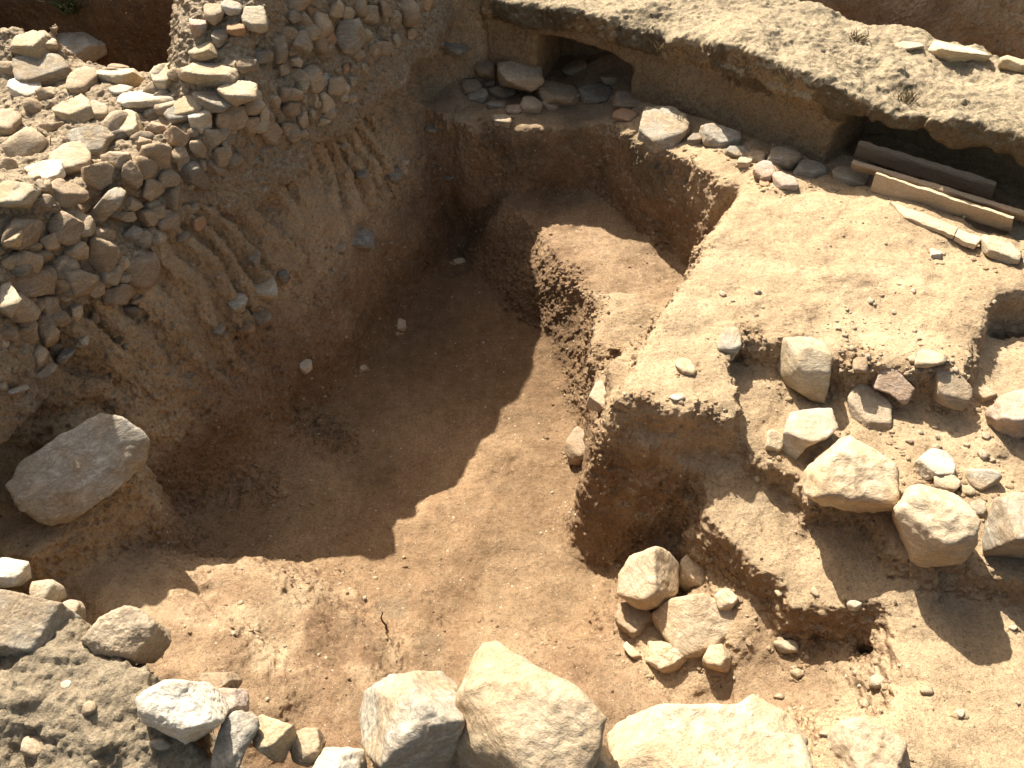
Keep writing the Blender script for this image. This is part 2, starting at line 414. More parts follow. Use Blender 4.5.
# recess of the tile grave: a hollow cut into the earth below the back wall
g0 = at(848, 176, -.5); g1 = at(1030, 246, -.5)
GD = np.array([g1[0] - g0[0], g1[1] - g0[1]]); GL = float(np.hypot(*GD)); GD /= GL; GN = np.array([-GD[1], GD[0]])
if GN[1] < 0: GN = -GN
gm = (np.array(g0) + GD * (GL * .62)) + GN * .22
T.cut(T.box((gm[0], gm[1], -.5), GD, 0, (GL * .62, .20, .14), .04), .03)
# undercut crumbling edge at the far left end of the pit, scoops and hollows
for p, z, r in (((452, 228), -1.2, (.16, .2, .10)), ((405, 335), -1.3, (.1, .16, .12)), ((468, 236), -1.25, (.1,.12,.08))):
    q = at(*p, z); T.cut(T.ell((*q, z), r), .05)
def rough_grid(P):
    x, y, z = P[:, 0], P[:, 1], P[:, 2]
    r = .045 * fbm(P * 3.1, 3, 40) + .016 * fbm(P * 11, 3, 44)
    # pick grooves down the left face
    s = (x + 1.65) * .29 + (y - 2.0) * .957 + .24 * z + .05 * vnoise(P * 4, 50)
    left = sst(-.12, .10, -(x + 1.62 - .38 * (y - 2))) * 0 + sst(.36, .2, np.abs(x + 1.5 - .42 * (y - 2.3) + .33 * (z + .4)))
    g = np.abs(((s * 7.1 + .9 * vnoise(P * 2.1, 51)) % 1) - .5) * 2
    band = sst(-1.1, -.8, z + .25 * vnoise(P * 2.2, 52)) * sst(-.02, -.25, z) * left * sst(1.8, 2.1, y) * sst(4.9, 4.3, y)
    band = band * sst(-.75, -.1, vnoise(P * np.array([2.2, 2.2, 1.2]), 53))
    r += band * (.10 * sst(.50 + .3 * vnoise(P * 3.3, 54), .72 + .3 * vnoise(P * 3.3, 54), g) - .02)
    # horizontal tops stay calmer
    return r
V, Q = T.mesh(rough_grid)
V, Q = subdiv(V, Q)
V = relax(V, Q, 1, .6)
N = vnormals(V, Q)
up = np.clip(N[:, 2], -1, 1)
def blob(px, py, z, r, s=.6):
    c = np.array([*at(px, py, z), z]); d = np.linalg.norm(V - c, axis=1)
    return sst(r, r * s * .5, d)
# crumbly clods where the cut edges break away
crumb = np.zeros(len(V), np.float32)
CRUMBS = ((560, 265, -1.08, .26), (585, 320, -1.08, .24), (605, 365, -1.0, .16), (450, 225, -1.2, .26), (425, 300, -1.2, .22), (395, 345, -1.3, .2), (700, 505, -.95, .22), (735, 560, -.98, .18),
          (790, 590, -.98, .16), (850, 610, -.95, .16), (690, 545, -1.05, .2), (600, 425, -.9, .16), (500, 215, -1.05, .2), (815, 640, -1.0, .14), (870, 650, -.95, .12), (745, 340, -.55, .12), (800, 352, -.55, .10), (860, 362, -.55, .12), (930, 372, -.55, .12), (640, 395, -.5, .10), (710, 412, -.5, .12), (690, 265, -.6, .14), (650, 330, -.6, .14), (330, 430, -1.45, .22), (250, 490, -1.45, .2))
for b in CRUMBS:
    crumb = np.maximum(crumb, blob(*b))
steep = sst(.85, .45, up)
calm = 1 - .5 * sst(.75, .95, up)
cl = 1 - np.abs(vnoise(V * 26, 70)) * 1.6
disp = (.011 * fbm(V * 20, 3, 60) + .008 * fbm(V * 55, 2, 64)) * calm + crumb * (.026 * fbm(V * 24, 3, 72) + .016 * cl * (vnoise(V * 9, 73) > -.2))
V = V + N * disp[:, None]
N = vnormals(V, Q)
# finer relief where cut faces are in view
fc = V[Q].mean(1); fn = N[Q].mean(1); rel = fc - np.array([0, 0, H], np.float32)
dep = rel[:, 1] * CT - rel[:, 2] * ST; vx = rel[:, 0] / dep * FPX; vy = (rel[:, 1] * ST + rel[:, 2] * CT) / dep * FPX
sel = (np.abs(vx) < 560) & (np.abs(vy) < 430) & ((fn * rel).sum(1) < .12 * np.linalg.norm(rel, axis=1)) & ((fn[:, 2] < .80) | (crumb[Q].mean(1) > .25))
n0 = len(V)
Vs, A_, B_, msk = subdiv_sel(V, Q, sel)
V = Vs; Q = np.concatenate([A_, B_]); N = vnormals(V, Q)
crumb = np.zeros(len(V), np.float32)
for b in CRUMBS: crumb = np.maximum(crumb, blob(*b))
steep2 = sst(.88, .6, N[:, 2])
msk = msk * (1 - .85 * blob(300, 640, -1.05, .75, 1.2))
pat = .35 + .65 * sst(-.15, .35, vnoise(V * 3.2, 67))
nz = pat * (.0060 * fbm(V * 75, 3, 66) + .0045 * fbm(V * 150, 2, 68) - .010 * sst(.30, .62, vnoise(V * 48, 69)) + .012 * sst(.42, .7, vnoise(V * 36, 71)))
V = V + N * (msk * np.maximum(steep2, crumb) * nz)[:, None]
N = vnormals(V, Q); up = N[:, 2]
print('terrain detail', len(Q), int(sel.sum()))
# soil zones: pale dry dust on tops, damp reddish pit floor, grey ash spots, painted shade at the far pit end and in the trench
x, y, z = V[:, 0], V[:, 1], V[:, 2]
lowf = vnoise(V * 2.3, 80) * .5 + .5
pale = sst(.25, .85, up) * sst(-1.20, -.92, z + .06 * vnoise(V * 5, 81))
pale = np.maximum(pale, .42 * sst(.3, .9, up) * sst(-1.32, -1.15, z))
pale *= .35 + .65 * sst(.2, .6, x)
outc = blob(310, 645, -1.08, .62) * sst(.3, .9, up) * sst(-.1, .5, vnoise(V * 7, 82))
pale = np.maximum(pale, .85 * outc)
pale = np.maximum(pale, .22 * lowf)
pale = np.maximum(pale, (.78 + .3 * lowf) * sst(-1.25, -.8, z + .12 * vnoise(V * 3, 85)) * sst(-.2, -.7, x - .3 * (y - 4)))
pale = np.maximum(pale, (.38 + .4 * lowf) * sst(-.90, -.72, z + .05 * vnoise(V * 4, 88)) * np.where((y > 3.9) & (x < -1.4), .0, 1))  # pale upper soil layer, left off the trench so its shade stays dark
damp_shade = sst(-1.2, -1.38, z) * sst(2.7, 3.4, y + .4 * (vnoise(V * 1.6, 86))) * .7  # darker far-end floor soil, deepened further to paint in the pit's shade
damp_shade = np.maximum(damp_shade, sst(4.0, 4.3, y) * sst(-1.35, -1.5, x))  # trench shade painted in as a darker soil colour
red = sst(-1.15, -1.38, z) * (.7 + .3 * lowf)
pale = np.maximum(pale, .5 * sst(.1, .5, vnoise(V * 2.1, 87)) * sst(.5, .9, up) * sst(3.4, 2.6, y))
pale = np.maximum(pale, .8 * blob(690, 640, -1.1, .30, 1.0) * sst(.4, .8, up))
red = np.maximum(red, crumb * .6)
red = np.maximum(red, blob(740, 600, -1.15, .35) * .5)
grey = np.zeros(len(V), np.float32)
for b in ((470, 120, -.6, .3), (570, 160, -.8, .45), (520, 150, -.8, .4), (640, 160, -.7, .35), (365, 330, -1.1, .22), (400, 230, -.8, .2), (130, 420, -.7, .25), (780, 300, -.5, 0.01)):
    grey = np.maximum(grey, blob(*b) * sst(-.3, .4, vnoise(V * 5, 83)))
grey = np.maximum(grey, .55 * blob(420, 615, -1.35, .4) * sst(.0, .4, vnoise(V * 6, 84)))
terrain = tag(mesh_obj('terrain', V, Q, SOIL, attr={'pale': pale, 'red': red, 'grey': grey, 'damp_shade': damp_shade}), 'excavated earth of the dig with its pit, ledges and plateau', kind='structure')
TV, TQ = V, Q
TERR_BVH = BVHTree.FromPolygons(V.tolist(), Q.tolist())
print('terrain', len(V), time.time() - T0)
# ground round the dig
def ring(name, lo, hi, z, mat):
    R = 150
    v = [(-R, -R, z), (R, -R, z), (R, R, z), (-R, R, z), (lo[0], lo[1], z), (hi[0], lo[1], z), (hi[0], hi[1], z), (lo[0], hi[1], z)]
    return mesh_obj(name, v, [(0, 1, 5, 4), (1, 2, 6, 5), (2, 3, 7, 6), (3, 0, 4, 7)], mat, attr={'pale': [.8] * 8, 'red': [0] * 8, 'grey': [0] * 8, 'damp_shade': [0] * 8}, smooth=False)
tag(ring('ground', (-3.9, .12), (4.4, 7.4), -.02, SOIL), 'dry earth round the excavation', kind='structure')

# ------------------------------------------------------------------ walls
BVHS = [TERR_BVH]
def hit(px, py):
    o = Vector((0, 0, H)); d = ray(px, py).normalized(); best = None
    for b in BVHS:
        h = b.ray_cast(o, d)
        if h[0] is not None and (best is None or h[3] < best[3]): best = h
    return best      # location, normal, index, distance
LIME = ((.50, .44, .34), (.62, .57, .47), (.44, .35, .24))
MORTAR = mortar_material('lime_mortar', (.30, .205, .115), (.40, .285, .165), (.46, .365, .235))
RUBBLE_SOIL = mortar_material('rubble_bedding', (.32, .23, .14), (.42, .31, .20), (.48, .375, .25))
GREY_MORTAR = mortar_material('grey_mortar', (.25, .195, .127), (.36, .288, .193), (.41, .335, .228))

# rubble wall on the left
RW = Field((-3.3, 1.0, -.75), (-.2, 6.0, 1.15), .022)
rtop = (-.02 + .30 * sst(3.25, 3.85, RW.Y) * sst(-1.75, -1.45, RW.X) + .30 * sst(3.7, 4.3, RW.Y) + .12 * sst(4.5, 5.6, RW.Y) + .15 * sst(2.9, 2.5, RW.Y) * sst(-2.3, -1.9, RW.X) - .12 * sst(2.6, 1.6, RW.Y + .35 * (RW.X + 1.6)) * sst(-1.9, -1.5, RW.X)).astype(np.float32)
rbot = (-.40 + .10 * vnoise(np.stack([RW.X * 3, RW.Y * 3, RW.X * 0], -1), 90)).astype(np.float32)
RW.add(RW.prism([(-2.1, .9), (-2.0, 1.2), (-1.86, 2.0), (-1.79, 2.32), (-1.64, 2.8), (-1.28, 3.45), (-1.06, 4.1), (-.76, 5.0), (-.60, 5.6), (-1.1, 5.75), (-1.22, 5.2), (-1.42, 4.45), (-1.62, 4.08), (-2.2, 3.98), (-3.6, 3.96), (-3.6, .9)],
                 rtop, .30, .10, zb=rbot, wob=.04, ws=4, seed=91), .05)
RW.cut(RW.ell((-1.80, 4.05, .06), (.42, .30, .22)), .06)
V, Q = RW.mesh(lambda P: .05 * fbm(P * 4.5, 2, 92))
V = relax(V, Q, 1, .5); V, Q = subdiv(V, Q); N = vnormals(V, Q)
V = V + N * (.014 * fbm(V * 18, 3, 96) + .012 * fbm(V * 50, 2, 97))[:, None]; V, Q = subdiv(V, Q); N = vnormals(V, Q)
V = V + N * (.007 * fbm(V * 75, 3, 66) - .010 * sst(.30, .62, vnoise(V * 48, 69)) * sst(.7, .3, N[:, 2]) + .004 * sst(.42, .7, vnoise(V * 36, 71)))[:, None]; N = vnormals(V, Q); print('rw', len(Q))
rubble_wall = tag(mesh_obj('rubble_wall', V, Q, RUBBLE_SOIL, attr={'crust': .8 * sst(.3, .8, N[:, 2]), 'lichen': .30 * sst(.2, .6, vnoise(V * 3, 98))}),
                  'tall rubble wall of rough field stones bedded in brown earth, left of the pit', 'wall')
BVHS.append(BVHTree.FromPolygons(V.tolist(), Q.tolist()))

# mortar wall along the back, with two openings under its crust
MW = Field((-.2, 2.2, -.95), (3.6, 6.3, .1), .02)
fr = [at(478, 0, -.16), at(522, 8, -.16), at(580, 20, -.16), at(640, 32, -.16), at(700, 52, -.15), at(760, 74, -.14), at(850, 100, -.13), at(940, 122, -.13), at(1024, 148, -.13), at(1150, 200, -.13)]
fr = [(a, b + .05) for a, b in fr]
def off(poly, d):
    out = []
    for i, p in enumerate(poly):
        a = np.array(poly[max(i - 1, 0)]); b = np.array(poly[min(i + 1, len(poly) - 1)]); t = (b - a) / np.hypot(*(b - a))
        out.append((p[0] - t[1] * d, p[1] + t[0] * d))
    return out
wallpoly = off(fr, .065) + off(fr, .86)[::-1]
crustpoly = off(fr, .0) + off(fr, .90)[::-1]
mtop = (-.10 - .03 * sst(1.2, .6, MW.X) + .075 * fbm(np.stack([MW.X * 2.2, MW.Y * 2.2, MW.X * 0], -1), 3, 100) + .05 * sst(.2, .7, -(MW.X * .62 + MW.Y * .78) * 0 + vnoise(np.stack([MW.X * 1.7, MW.Y * 1.7, MW.X * 0 + 3], -1), 101))).astype(np.float32)
MW.add(MW.prism(wallpoly, mtop - .06, -.04, .05, zb=-.9, wob=.02, seed=102), .04)
MW.add(MW.prism(crustpoly, mtop, -.15, .05, zb=mtop - .14, wob=.06, ws=6, seed=103), .05)
for (a, b, z0, z1, dep) in (((537, 90), (634, 104), -.90, -.37, .48),):
    p0, p1 = np.array(at(*a, -.72)), np.array(at(*b, -.72)); D = p1 - p0; Ln = np.hypot(*D); D /= Ln; Nn = np.array([-D[1], D[0]])
    cc = (p0 + p1) / 2 + Nn * .16
    MW.cut(MW.box((cc[0], cc[1], (z0 + z1) / 2), D, -.12, (Ln * .5, dep, (z1 - z0) / 2), .04), .03)
cc = np.array(g0) + GD * (GL * .60) + GN * .14
MW.cut(MW.box((cc[0], cc[1], -.52), GD, -.03, (GL * .80, .50, .27), .05), .03)
V, Q = MW.mesh(lambda P: .03 * fbm(P * 4, 3, 104) + (.03 * fbm(P * 7, 2, 106)) * sst(-.40, -.25, P[:, 2]))
V = relax(V, Q, 1, .4); V, Q = subdiv(V, Q); N = vnormals(V, Q)
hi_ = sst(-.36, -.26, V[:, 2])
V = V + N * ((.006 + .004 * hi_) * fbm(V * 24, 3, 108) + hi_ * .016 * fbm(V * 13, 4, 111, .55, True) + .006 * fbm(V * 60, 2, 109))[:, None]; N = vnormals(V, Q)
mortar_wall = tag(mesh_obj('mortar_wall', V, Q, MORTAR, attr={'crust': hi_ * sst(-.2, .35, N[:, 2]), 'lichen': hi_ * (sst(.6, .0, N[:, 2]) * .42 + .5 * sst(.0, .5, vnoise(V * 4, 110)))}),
                  'long low mortared wall with a pale weathered crust and two dark openings, along the back', 'wall')
BVHS.append(BVHTree.FromPolygons(V.tolist(), Q.tolist()))

# grey mortared wall top at the photographer's feet
NW = Field((-2.6, .1, -.5), (-.2, 1.35, .12), .014)
npoly = pts(0, (-320, 520), (-40, 566), (18, 590), (60, 612), (110, 640), (150, 668), (196, 735), (232, 800), (240, 1000), (-600, 1000))
ntop = (.0 + .04 * fbm(np.stack([NW.X * 4, NW.Y * 4, NW.X * 0], -1), 3, 120) - .05 * sst(.72, .55, NW.Y)).astype(np.float32)
NW.add(NW.prism(npoly, ntop, .12, .05, zb=-.45, wob=.02, seed=121))
q = at(12, 745, 0); NW.cut(NW.ell((q[0], q[1], .0), (.07, .05, .05)), .02)
V, Q = NW.mesh(lambda P: .022 * fbm(P * 7, 3, 122) + .006 * fbm(P * 24, 3, 125))
V = relax(V, Q, 1, .35); V, Q = subdiv(V, Q); N = vnormals(V, Q)
V = V + N * (.008 * fbm(V * 40, 3, 126) + .005 * fbm(V * 110, 2, 128) + .007 * sst(.45, .65, vnoise(V * 60, 130)) - .005 * sst(.2, .7, vnoise(V * 34, 131)) + .012 * sst(.35, .75, vnoise(V * 21, 132)))[:, None]; N = vnormals(V, Q)
near_wall = tag(mesh_obj('mortared_wall', V, Q, GREY_MORTAR, attr={'crust': .45 + 0 * V[:, 0], 'lichen': .02 + .2 * vnoise(V * 6, 129)}),
                'grey gritty mortared wall top in the near left corner', 'wall')
BVHS.append(BVHTree.FromPolygons(V.tolist(), Q.tolist()))
print('walls', time.time() - T0)

# ------------------------------------------------------------------ stones
_ICO = {}
def ico(level):
    if level not in _ICO:
        bm = bmesh_ico(level); _ICO[level] = bm
    return _ICO[level]
def bmesh_ico(level):
    import bmesh
    bm = bmesh.new(); bmesh.ops.create_icosphere(bm, subdivisions=level, radius=1)
    v = np.array([x.co[:] for x in bm.verts], np.float32); f = np.array([[q.index for q in x.verts] for x in bm.faces], np.int32); bm.free()
    return v / np.linalg.norm(v, axis=1, keepdims=True), f
MR = {
    'white': rock_material('white_limestone', (.56, .50, .40), (.68, .62, .52), (.46, .36, .24), .3),
    'grey': rock_material('grey_limestone', (.34, .295, .225), (.46, .41, .325), (.38, .285, .18), .55),
    'pale': rock_material('pale_limestone', (.46, .375, .255), (.57, .485, .35), (.45, .335, .20), .4),
    'tan': rock_material('tan_sandstone', (.42, .325, .215), (.53, .425, .30), (.42, .305, .19), .4),
    'pink': rock_material('pinkish_stone', (.41, .315, .245), (.51, .41, .33), (.40, .275, .18), .4),
    'brown': rock_material('earthy_stone', (.34, .25, .165), (.45, .35, .24), (.36, .255, .155), .4),
    'dark': rock_material('dark_grey_stone', (.24, .20, .15), (.34, .29, .22), (.34, .25, .16), .5),
    'slate': rock_material('bluish_slate', (.24, .215, .175), (.35, .32, .265), (.33, .25, .155), .6),
    'dusty': rock_material('dust_coated_stone', (.50, .385, .25), (.58, .465, .32), (.50, .36, .215), .45),
    'block': rock_material('weathered_grey_block', (.38, .35, .295), (.50, .46, .39), (.36, .285, .19), .5),
    'brick': rock_material('fired_clay', (.30, .155, .085), (.39, .215, .125), (.34, .23, .145), .2),
    'orange': rock_material('orange_stone', (.36, .22, .12), (.45, .29, .17), (.36, .21, .11), .3),
}
def stone_mesh(outline, depth, rad, seed, level, edge=-.25, tilt=.0, rough=.06, top=None, cutd=.70, soft=34, front=None):
    """outline: points in pixels round the stone's silhouette; depth: distance along the optical axis of its middle"""
    rg = np.random.default_rng(seed)
    P = np.array(outline, float); c = P.mean(0)
    fw = Vector((0, CT, -ST))
    d = ray(*c); cen = Vector((0, 0, H)) + d * depth
    Wv = -d.normalized(); R = Vector((1, 0, 0)); R = (R - Wv * R.dot(Wv)).normalized(); U = Wv.cross(R)
    loc = []
    for p in P:
        r = ray(*p); t = (cen - Vector((0, 0, H))).dot(Wv) / r.dot(Wv); q = Vector((0, 0, H)) + r * t - cen
        loc.append((q.dot(R), q.dot(U)))
    loc = np.array(loc)
    w, h = np.ptp(loc[:, 0]), np.ptp(loc[:, 1])
    th = rad
    D, F = ico(level); D = D.astype(np.float64)
    M = np.array([R[:], U[:], Wv[:]], np.float32)             # rows: local axes in the world
    Dl = D.copy()                                           # local directions
    # silhouette
    ang = np.arctan2(Dl[:, 1], Dl[:, 0]); rho = np.full(len(D), 1e9)
    dirs = np.stack([np.cos(ang), np.sin(ang)], -1)
    n = len(loc)
    for i in range(n):
        a = loc[i]; b = loc[(i + 1) % n]; e = b - a
        den = dirs[:, 0] * e[1] - dirs[:, 1] * e[0]
        with np.errstate(divide='ignore', invalid='ignore'):
            t = (a[0] * e[1] - a[1] * e[0]) / den
            s_ = (a[0] * dirs[:, 1] - a[1] * dirs[:, 0]) / den
        ok = (t > 0) & (s_ >= -1e-4) & (s_ <= 1.0001)
        rho = np.where(ok, np.minimum(rho, t), rho)
    rho = np.where(rho > 1e8, .5 * (w + h) / 2, rho)
    lat = np.sqrt(Dl[:, 0] ** 2 + Dl[:, 1] ** 2) + 1e-6
    inv = (lat / rho) ** soft                                     # sum of (1/r)^soft
    def plane(nv, dist):
        k = np.clip(Dl @ np.asarray(nv, np.float64), 0, None) / max(dist, 1e-3)
        return k ** soft
    tow = lambda v: np.array([Vector(v).dot(R), Vector(v).dot(U), Vector(v).dot(Wv)])
    ev = edge * h
    Pt = np.array([0, ev, th * .95])
    a = rg.normal(0, .13, 3)
    nt_ = tow((a[0] + (top[0] if top else 0), a[1] + (top[1] if top else -.05), 1)); nt_ /= np.linalg.norm(nt_)
    inv = inv + plane(nt_, max(nt_ @ Pt, .12 * min(w, h)))
    fv = front or (rg.normal(0, .3), -1, .05)
    nf = tow(fv); nf /= np.linalg.norm(nf)
    inv = inv + plane(nf, max(nf @ Pt, .12 * min(w, h)))
    inv = inv + plane((0, 0, 1), th * 1.15) + plane((0, 0, -1), th)
    for _ in range(10):                                       # broken facets
        v = rg.normal(0, 1, 3); v[2] = abs(v[2]) * .9 if rg.random() < .75 else -abs(v[2]); v /= np.linalg.norm(v)
        ext = np.sqrt((v[0] * w * .5) ** 2 + (v[1] * h * .5) ** 2 + (v[2] * th) ** 2)
        inv = inv + plane(v, ext * rg.uniform(cutd, 1.04))
    r = inv ** (-1 / soft)
    loc3 = Dl * r[:, None]
    sc = 1 / max(min(w, h), .02)
    so_ = seed * 1.37
    nz = .5 * fbm(loc3 * sc * 1.6 + so_, 3, seed % 97) + .38 * fbm(loc3 * sc * 4.5 + so_, 3, seed % 89, ridge=True) + .30 * fbm(loc3 * sc * 12 + so_, 4, seed % 83)
    if level >= 5:
        nz = nz + .16 * fbm(loc3 * sc * 30 + so_, 3, seed % 79) - .30 * sst(.35, .75, vnoise(loc3 * sc * 9 + so_, seed % 71))
    loc3 = loc3 * (1 + rough * 2.1 * nz)[:, None]
    return loc3 @ M, F, cen
SPOTS = []
def place(outline, sit=.5, rad=None, depth=None, zc=None):
    P = np.array(outline, float); c = P.mean(0)
    if depth is None:
        hh = hit(*c)
        ax = (hh[0] - Vector((0, 0, H))).dot(Vector((0, CT, -ST))) if hh else 3
        if zc is not None: ax = (zc - H) / ray(*c).z
        w = np.ptp(P[:, 0]) * ax / FPX; h = np.ptp(P[:, 1]) * ax / FPX
        if rad is None: rad = .36 * (w + h) / 2 + .12 * min(w, h)
        if zc is None and sit > .3: sit -= .10
        depth = ax - (sit * rad if zc is None else 0)
    return depth, rad
def rock(name, label, cat, outline, mat, seed, sit=.5, rad=None, zc=None, level=5, parent=None, group=None, depth=None, **kw):
    depth, rad2 = place(outline, sit, rad, depth, zc)
    if parent is None and name in ('boulder', 'stone') and zc is None: SPOTS.append(outline)
    V, F, cen = stone_mesh(outline, depth, rad or rad2, seed, level, **kw)
    o = mesh_obj(name, V, F, MR[mat])
    if parent: o.parent = parent; o.location = cen - parent.location
    else: o.location = cen
    return tag(o, label, cat, group)
def ell(x0, y0, x1, y1, seed, n=8, rot=0):
    """an uneven, angular outline filling a pixel box"""
    rg = np.random.default_rng(seed)
    a = np.sort((np.arange(n) + rg.uniform(-.32, .32, n)) / n * 2 * math.pi + rg.uniform(0, 6.28))
    r = rg.uniform(.86, 1.14, n)
    k = 2.6
    x = np.sign(np.cos(a)) * np.abs(np.cos(a)) ** (2 / k) * r; y = np.sign(np.sin(a)) * np.abs(np.sin(a)) ** (2 / k) * r
    x = (x - x.min()) / np.ptp(x); y = (y - y.min()) / np.ptp(y)
    return [(x0 + (x1 - x0) * p, y0 + (y1 - y0) * q) for p, q in zip(x, y)]
def rell(cx, cy, L, Wd, deg, seed, n=8):
    """the same, as a long shape turned by deg (clockwise in the picture)"""
    c, s_ = math.cos(math.radians(deg)), math.sin(math.radians(deg))
    return [(cx + x * c - y * s_, cy + x * s_ + y * c) for x, y in ell(-L / 2, -Wd / 2, L / 2, Wd / 2, seed, n)]

# --- boulders of the low field on the right
B = lambda *a, **k: rock('boulder', *a, **k)
S = lambda *a, **k: rock('stone', *a, **k)
B('squared beige block standing upright below the step of the plateau', 'boulder', [(783, 338), (812, 336), (826, 341), (833, 357), (829, 384), (825, 404), (812, 402), (795, 390), (777, 381), (776, 355)], 'pale', 11, sit=.75, rad=.11, edge=-.12, front=(-.25, -1, -.1), top=(.1, -.75), rough=.025, soft=26)
B('pale angular stone with a grey broken face, beside the largest boulder of the field', 'boulder', [(790, 414), (798, 405), (832, 404), (838, 428), (826, 438), (806, 447), (793, 464), (781, 456), (784, 430)], 'white', 12, sit=.7, edge=-.12, front=(-.6, -.9, .1), rough=.05, soft=26)
B('small pale stone tucked against the left side of the pale angular stone', 'boulder', ell(763, 429, 784, 456, 13), 'pale', 13, level=4)
B('largest boulder of the field, broad and tan, overhanging its own shadow', 'boulder', [(803, 452), (815, 442), (850, 436), (880, 452), (902, 470), (904, 492), (896, 506), (875, 518), (850, 512), (822, 506), (804, 492), (802, 470)], 'dusty', 14, sit=1.0, rad=.15, edge=-.24, front=(-.1, -1, -.45), top=(0, -.25), rough=.06)
B('pinkish flat stone with a pointed top lying above the tan slab', 'boulder', [(862, 376), (886, 362), (902, 375), (919, 393), (916, 401), (903, 405), (890, 394), (872, 388)], 'pink', 15, sit=.3, rad=.05, edge=-.3, top=(0, -.5), rough=.03)
B('flat tan slab with a chipped dark left edge, below the pinkish flat stone', 'boulder', [(847, 384), (858, 378), (876, 390), (892, 402), (898, 420), (893, 436), (880, 446), (872, 440), (866, 430), (852, 422), (846, 402)], 'tan', 16, sit=.3, rad=.05, edge=-.42, top=(0, -.35), rough=.04)
B('wedge shaped tan slab leaning below the right end of the plateau step', 'boulder', [(931, 366), (940, 362), (955, 372), (974, 380), (972, 398), (962, 412), (940, 404), (926, 396)], 'tan', 17, sit=.5, rad=.06, edge=-.35, top=(0, -.4), rough=.03, soft=24)
S('small earthy lump at the foot of the plateau step', 'stone', ell(852, 357, 872, 373, 18), 'brown', 18, sit=.7, level=4)
S('flat stone sticking out from under the plateau edge', 'stone', [(914, 367), (918, 351), (926, 348), (950, 356), (944, 364), (926, 368)], 'tan', 19, sit=.8, rad=.04, level=4, rough=.03)
B('rough greyish pink boulder by the right edge, above the tall round boulder', 'boulder', [(986, 412), (1000, 396), (1020, 389), (1044, 392), (1056, 415), (1030, 436), (1004, 443), (988, 436)], 'pink', 20, sit=.8, edge=-.1, rough=.07)
S('dull brown stone half buried between the wedge slab and the pinkish boulder', 'stone', ell(966, 382, 1002, 406, 21), 'brown', 21, sit=.15, level=4)
B('squat round cracked boulder in the middle of the front row', 'boulder', [(893, 512), (902, 492), (925, 482), (950, 487), (968, 498), (978, 522), (975, 545), (960, 563), (930, 573), (905, 573), (890, 562)], 'dusty', 22, sit=1.05, rad=.135, edge=-.18, front=(-.1, -1, -.25), top=(0, -.2), rough=.07)
B('large grey boulder cut by the right edge of the picture, in the front row', 'boulder', [(980, 518), (992, 500), (1016, 493), (1050, 496), (1080, 520), (1084, 560), (1050, 585), (1015, 580), (985, 562)], 'grey', 23, sit=1.05, rad=.14, edge=-.05, front=(-.1, -1, -.3), rough=.05)
S('pale rounded stone above the squat round boulder', 'stone', ell(914, 448, 956, 482, 24), 'white', 24, sit=.7, level=5)
S('small pale stone leaning on the squat round boulder', 'stone', ell(932, 472, 961, 493, 25), 'pale', 25, sit=.6, level=4)
S('flat greyish slab lying beside the pale rounded stone', 'stone', [(961, 476), (970, 468), (996, 470), (1007, 480), (1000, 493), (990, 497), (972, 486)], 'grey', 26, sit=.5, rad=.035, edge=-.2, rough=.03, level=4)
S('thin stone chip under the flat greyish slab', 'stone', ell(957, 485, 978, 496, 27), 'pale', 27, sit=.4, level=3)
S('small grey stone wedged between the two front boulders', 'stone', ell(970, 497, 986, 520, 28), 'grey', 28, sit=.4, level=4)
S('narrow stone on end at the notch in the plateau edge', 'stone', [(722, 330), (730, 322), (740, 328), (742, 350), (736, 363), (724, 358), (717, 347)], 'grey', 29, sit=.6, level=4, rough=.05)
S('lumpy white stone set in the nose of the plateau', 'stone', ell(675, 357, 696, 376, 30), 'pale', 30, sit=.3, level=4, rough=.09)
S('white pebble stuck in the dark face below the plateau nose', 'stone', ell(670, 394, 686, 403, 31), 'white', 31, sit=.2, level=3)
# --- stones on the right edge of the pit and beside the path
S('smooth beige stone hanging over the right wall of the pit', 'stone', [(588, 398), (596, 382), (608, 378), (614, 390), (612, 410), (598, 412), (585, 408)], 'tan', 32, sit=.9, level=5, rough=.025)
S('dark stone jutting out of the pit wall under the smooth beige stone', 'stone', [(566, 432), (578, 425), (590, 430), (592, 455), (582, 468), (570, 464), (565, 450)], 'brown', 33, sit=.9, level=4)
B('big rounded block standing at the corner of the pit, highest of its cluster', 'boulder', [(619, 575), (630, 556), (655, 546), (672, 550), (680, 566), (678, 592), (666, 606), (650, 614), (634, 606), (618, 594)], 'dusty', 34, zc=-1.04, rad=.13, edge=-.42, front=(-.3, -1, -.15), top=(0, -.7), rough=.035)
B('brown earthy block under the big rounded block', 'boulder', [(618, 596), (640, 605), (655, 614), (660, 632), (640, 642), (622, 636), (615, 618)], 'brown', 35, zc=-1.16, rad=.09, rough=.06)
B('upright narrow stone to the right of the big rounded block', 'boulder', [(681, 560), (692, 549), (702, 554), (708, 572), (700, 590), (686, 597), (678, 588)], 'dusty', 36, sit=.8, rad=.06, edge=-.1, front=(-.5, -1, 0), rough=.045, level=5)
B('broad flat pale boulder in the middle of the path cluster', 'boulder', [(652, 612), (672, 597), (702, 594), (734, 607), (750, 626), (742, 646), (714, 656), (684, 658), (658, 644), (648, 630)], 'dusty', 37, sit=-.05, rad=.10, edge=-.35, top=(0, -.35), rough=.035)
S('small rounded stone behind the broad flat pale boulder', 'stone', ell(714, 587, 739, 611, 38), 'dusty', 38, sit=.6, level=4)
S('pointed stone in front of the broad flat pale boulder', 'stone', [(702, 660), (710, 645), (722, 644), (732, 656), (730, 674), (716, 670), (703, 666)], 'dusty', 39, sit=.5, level=4, edge=-.2)
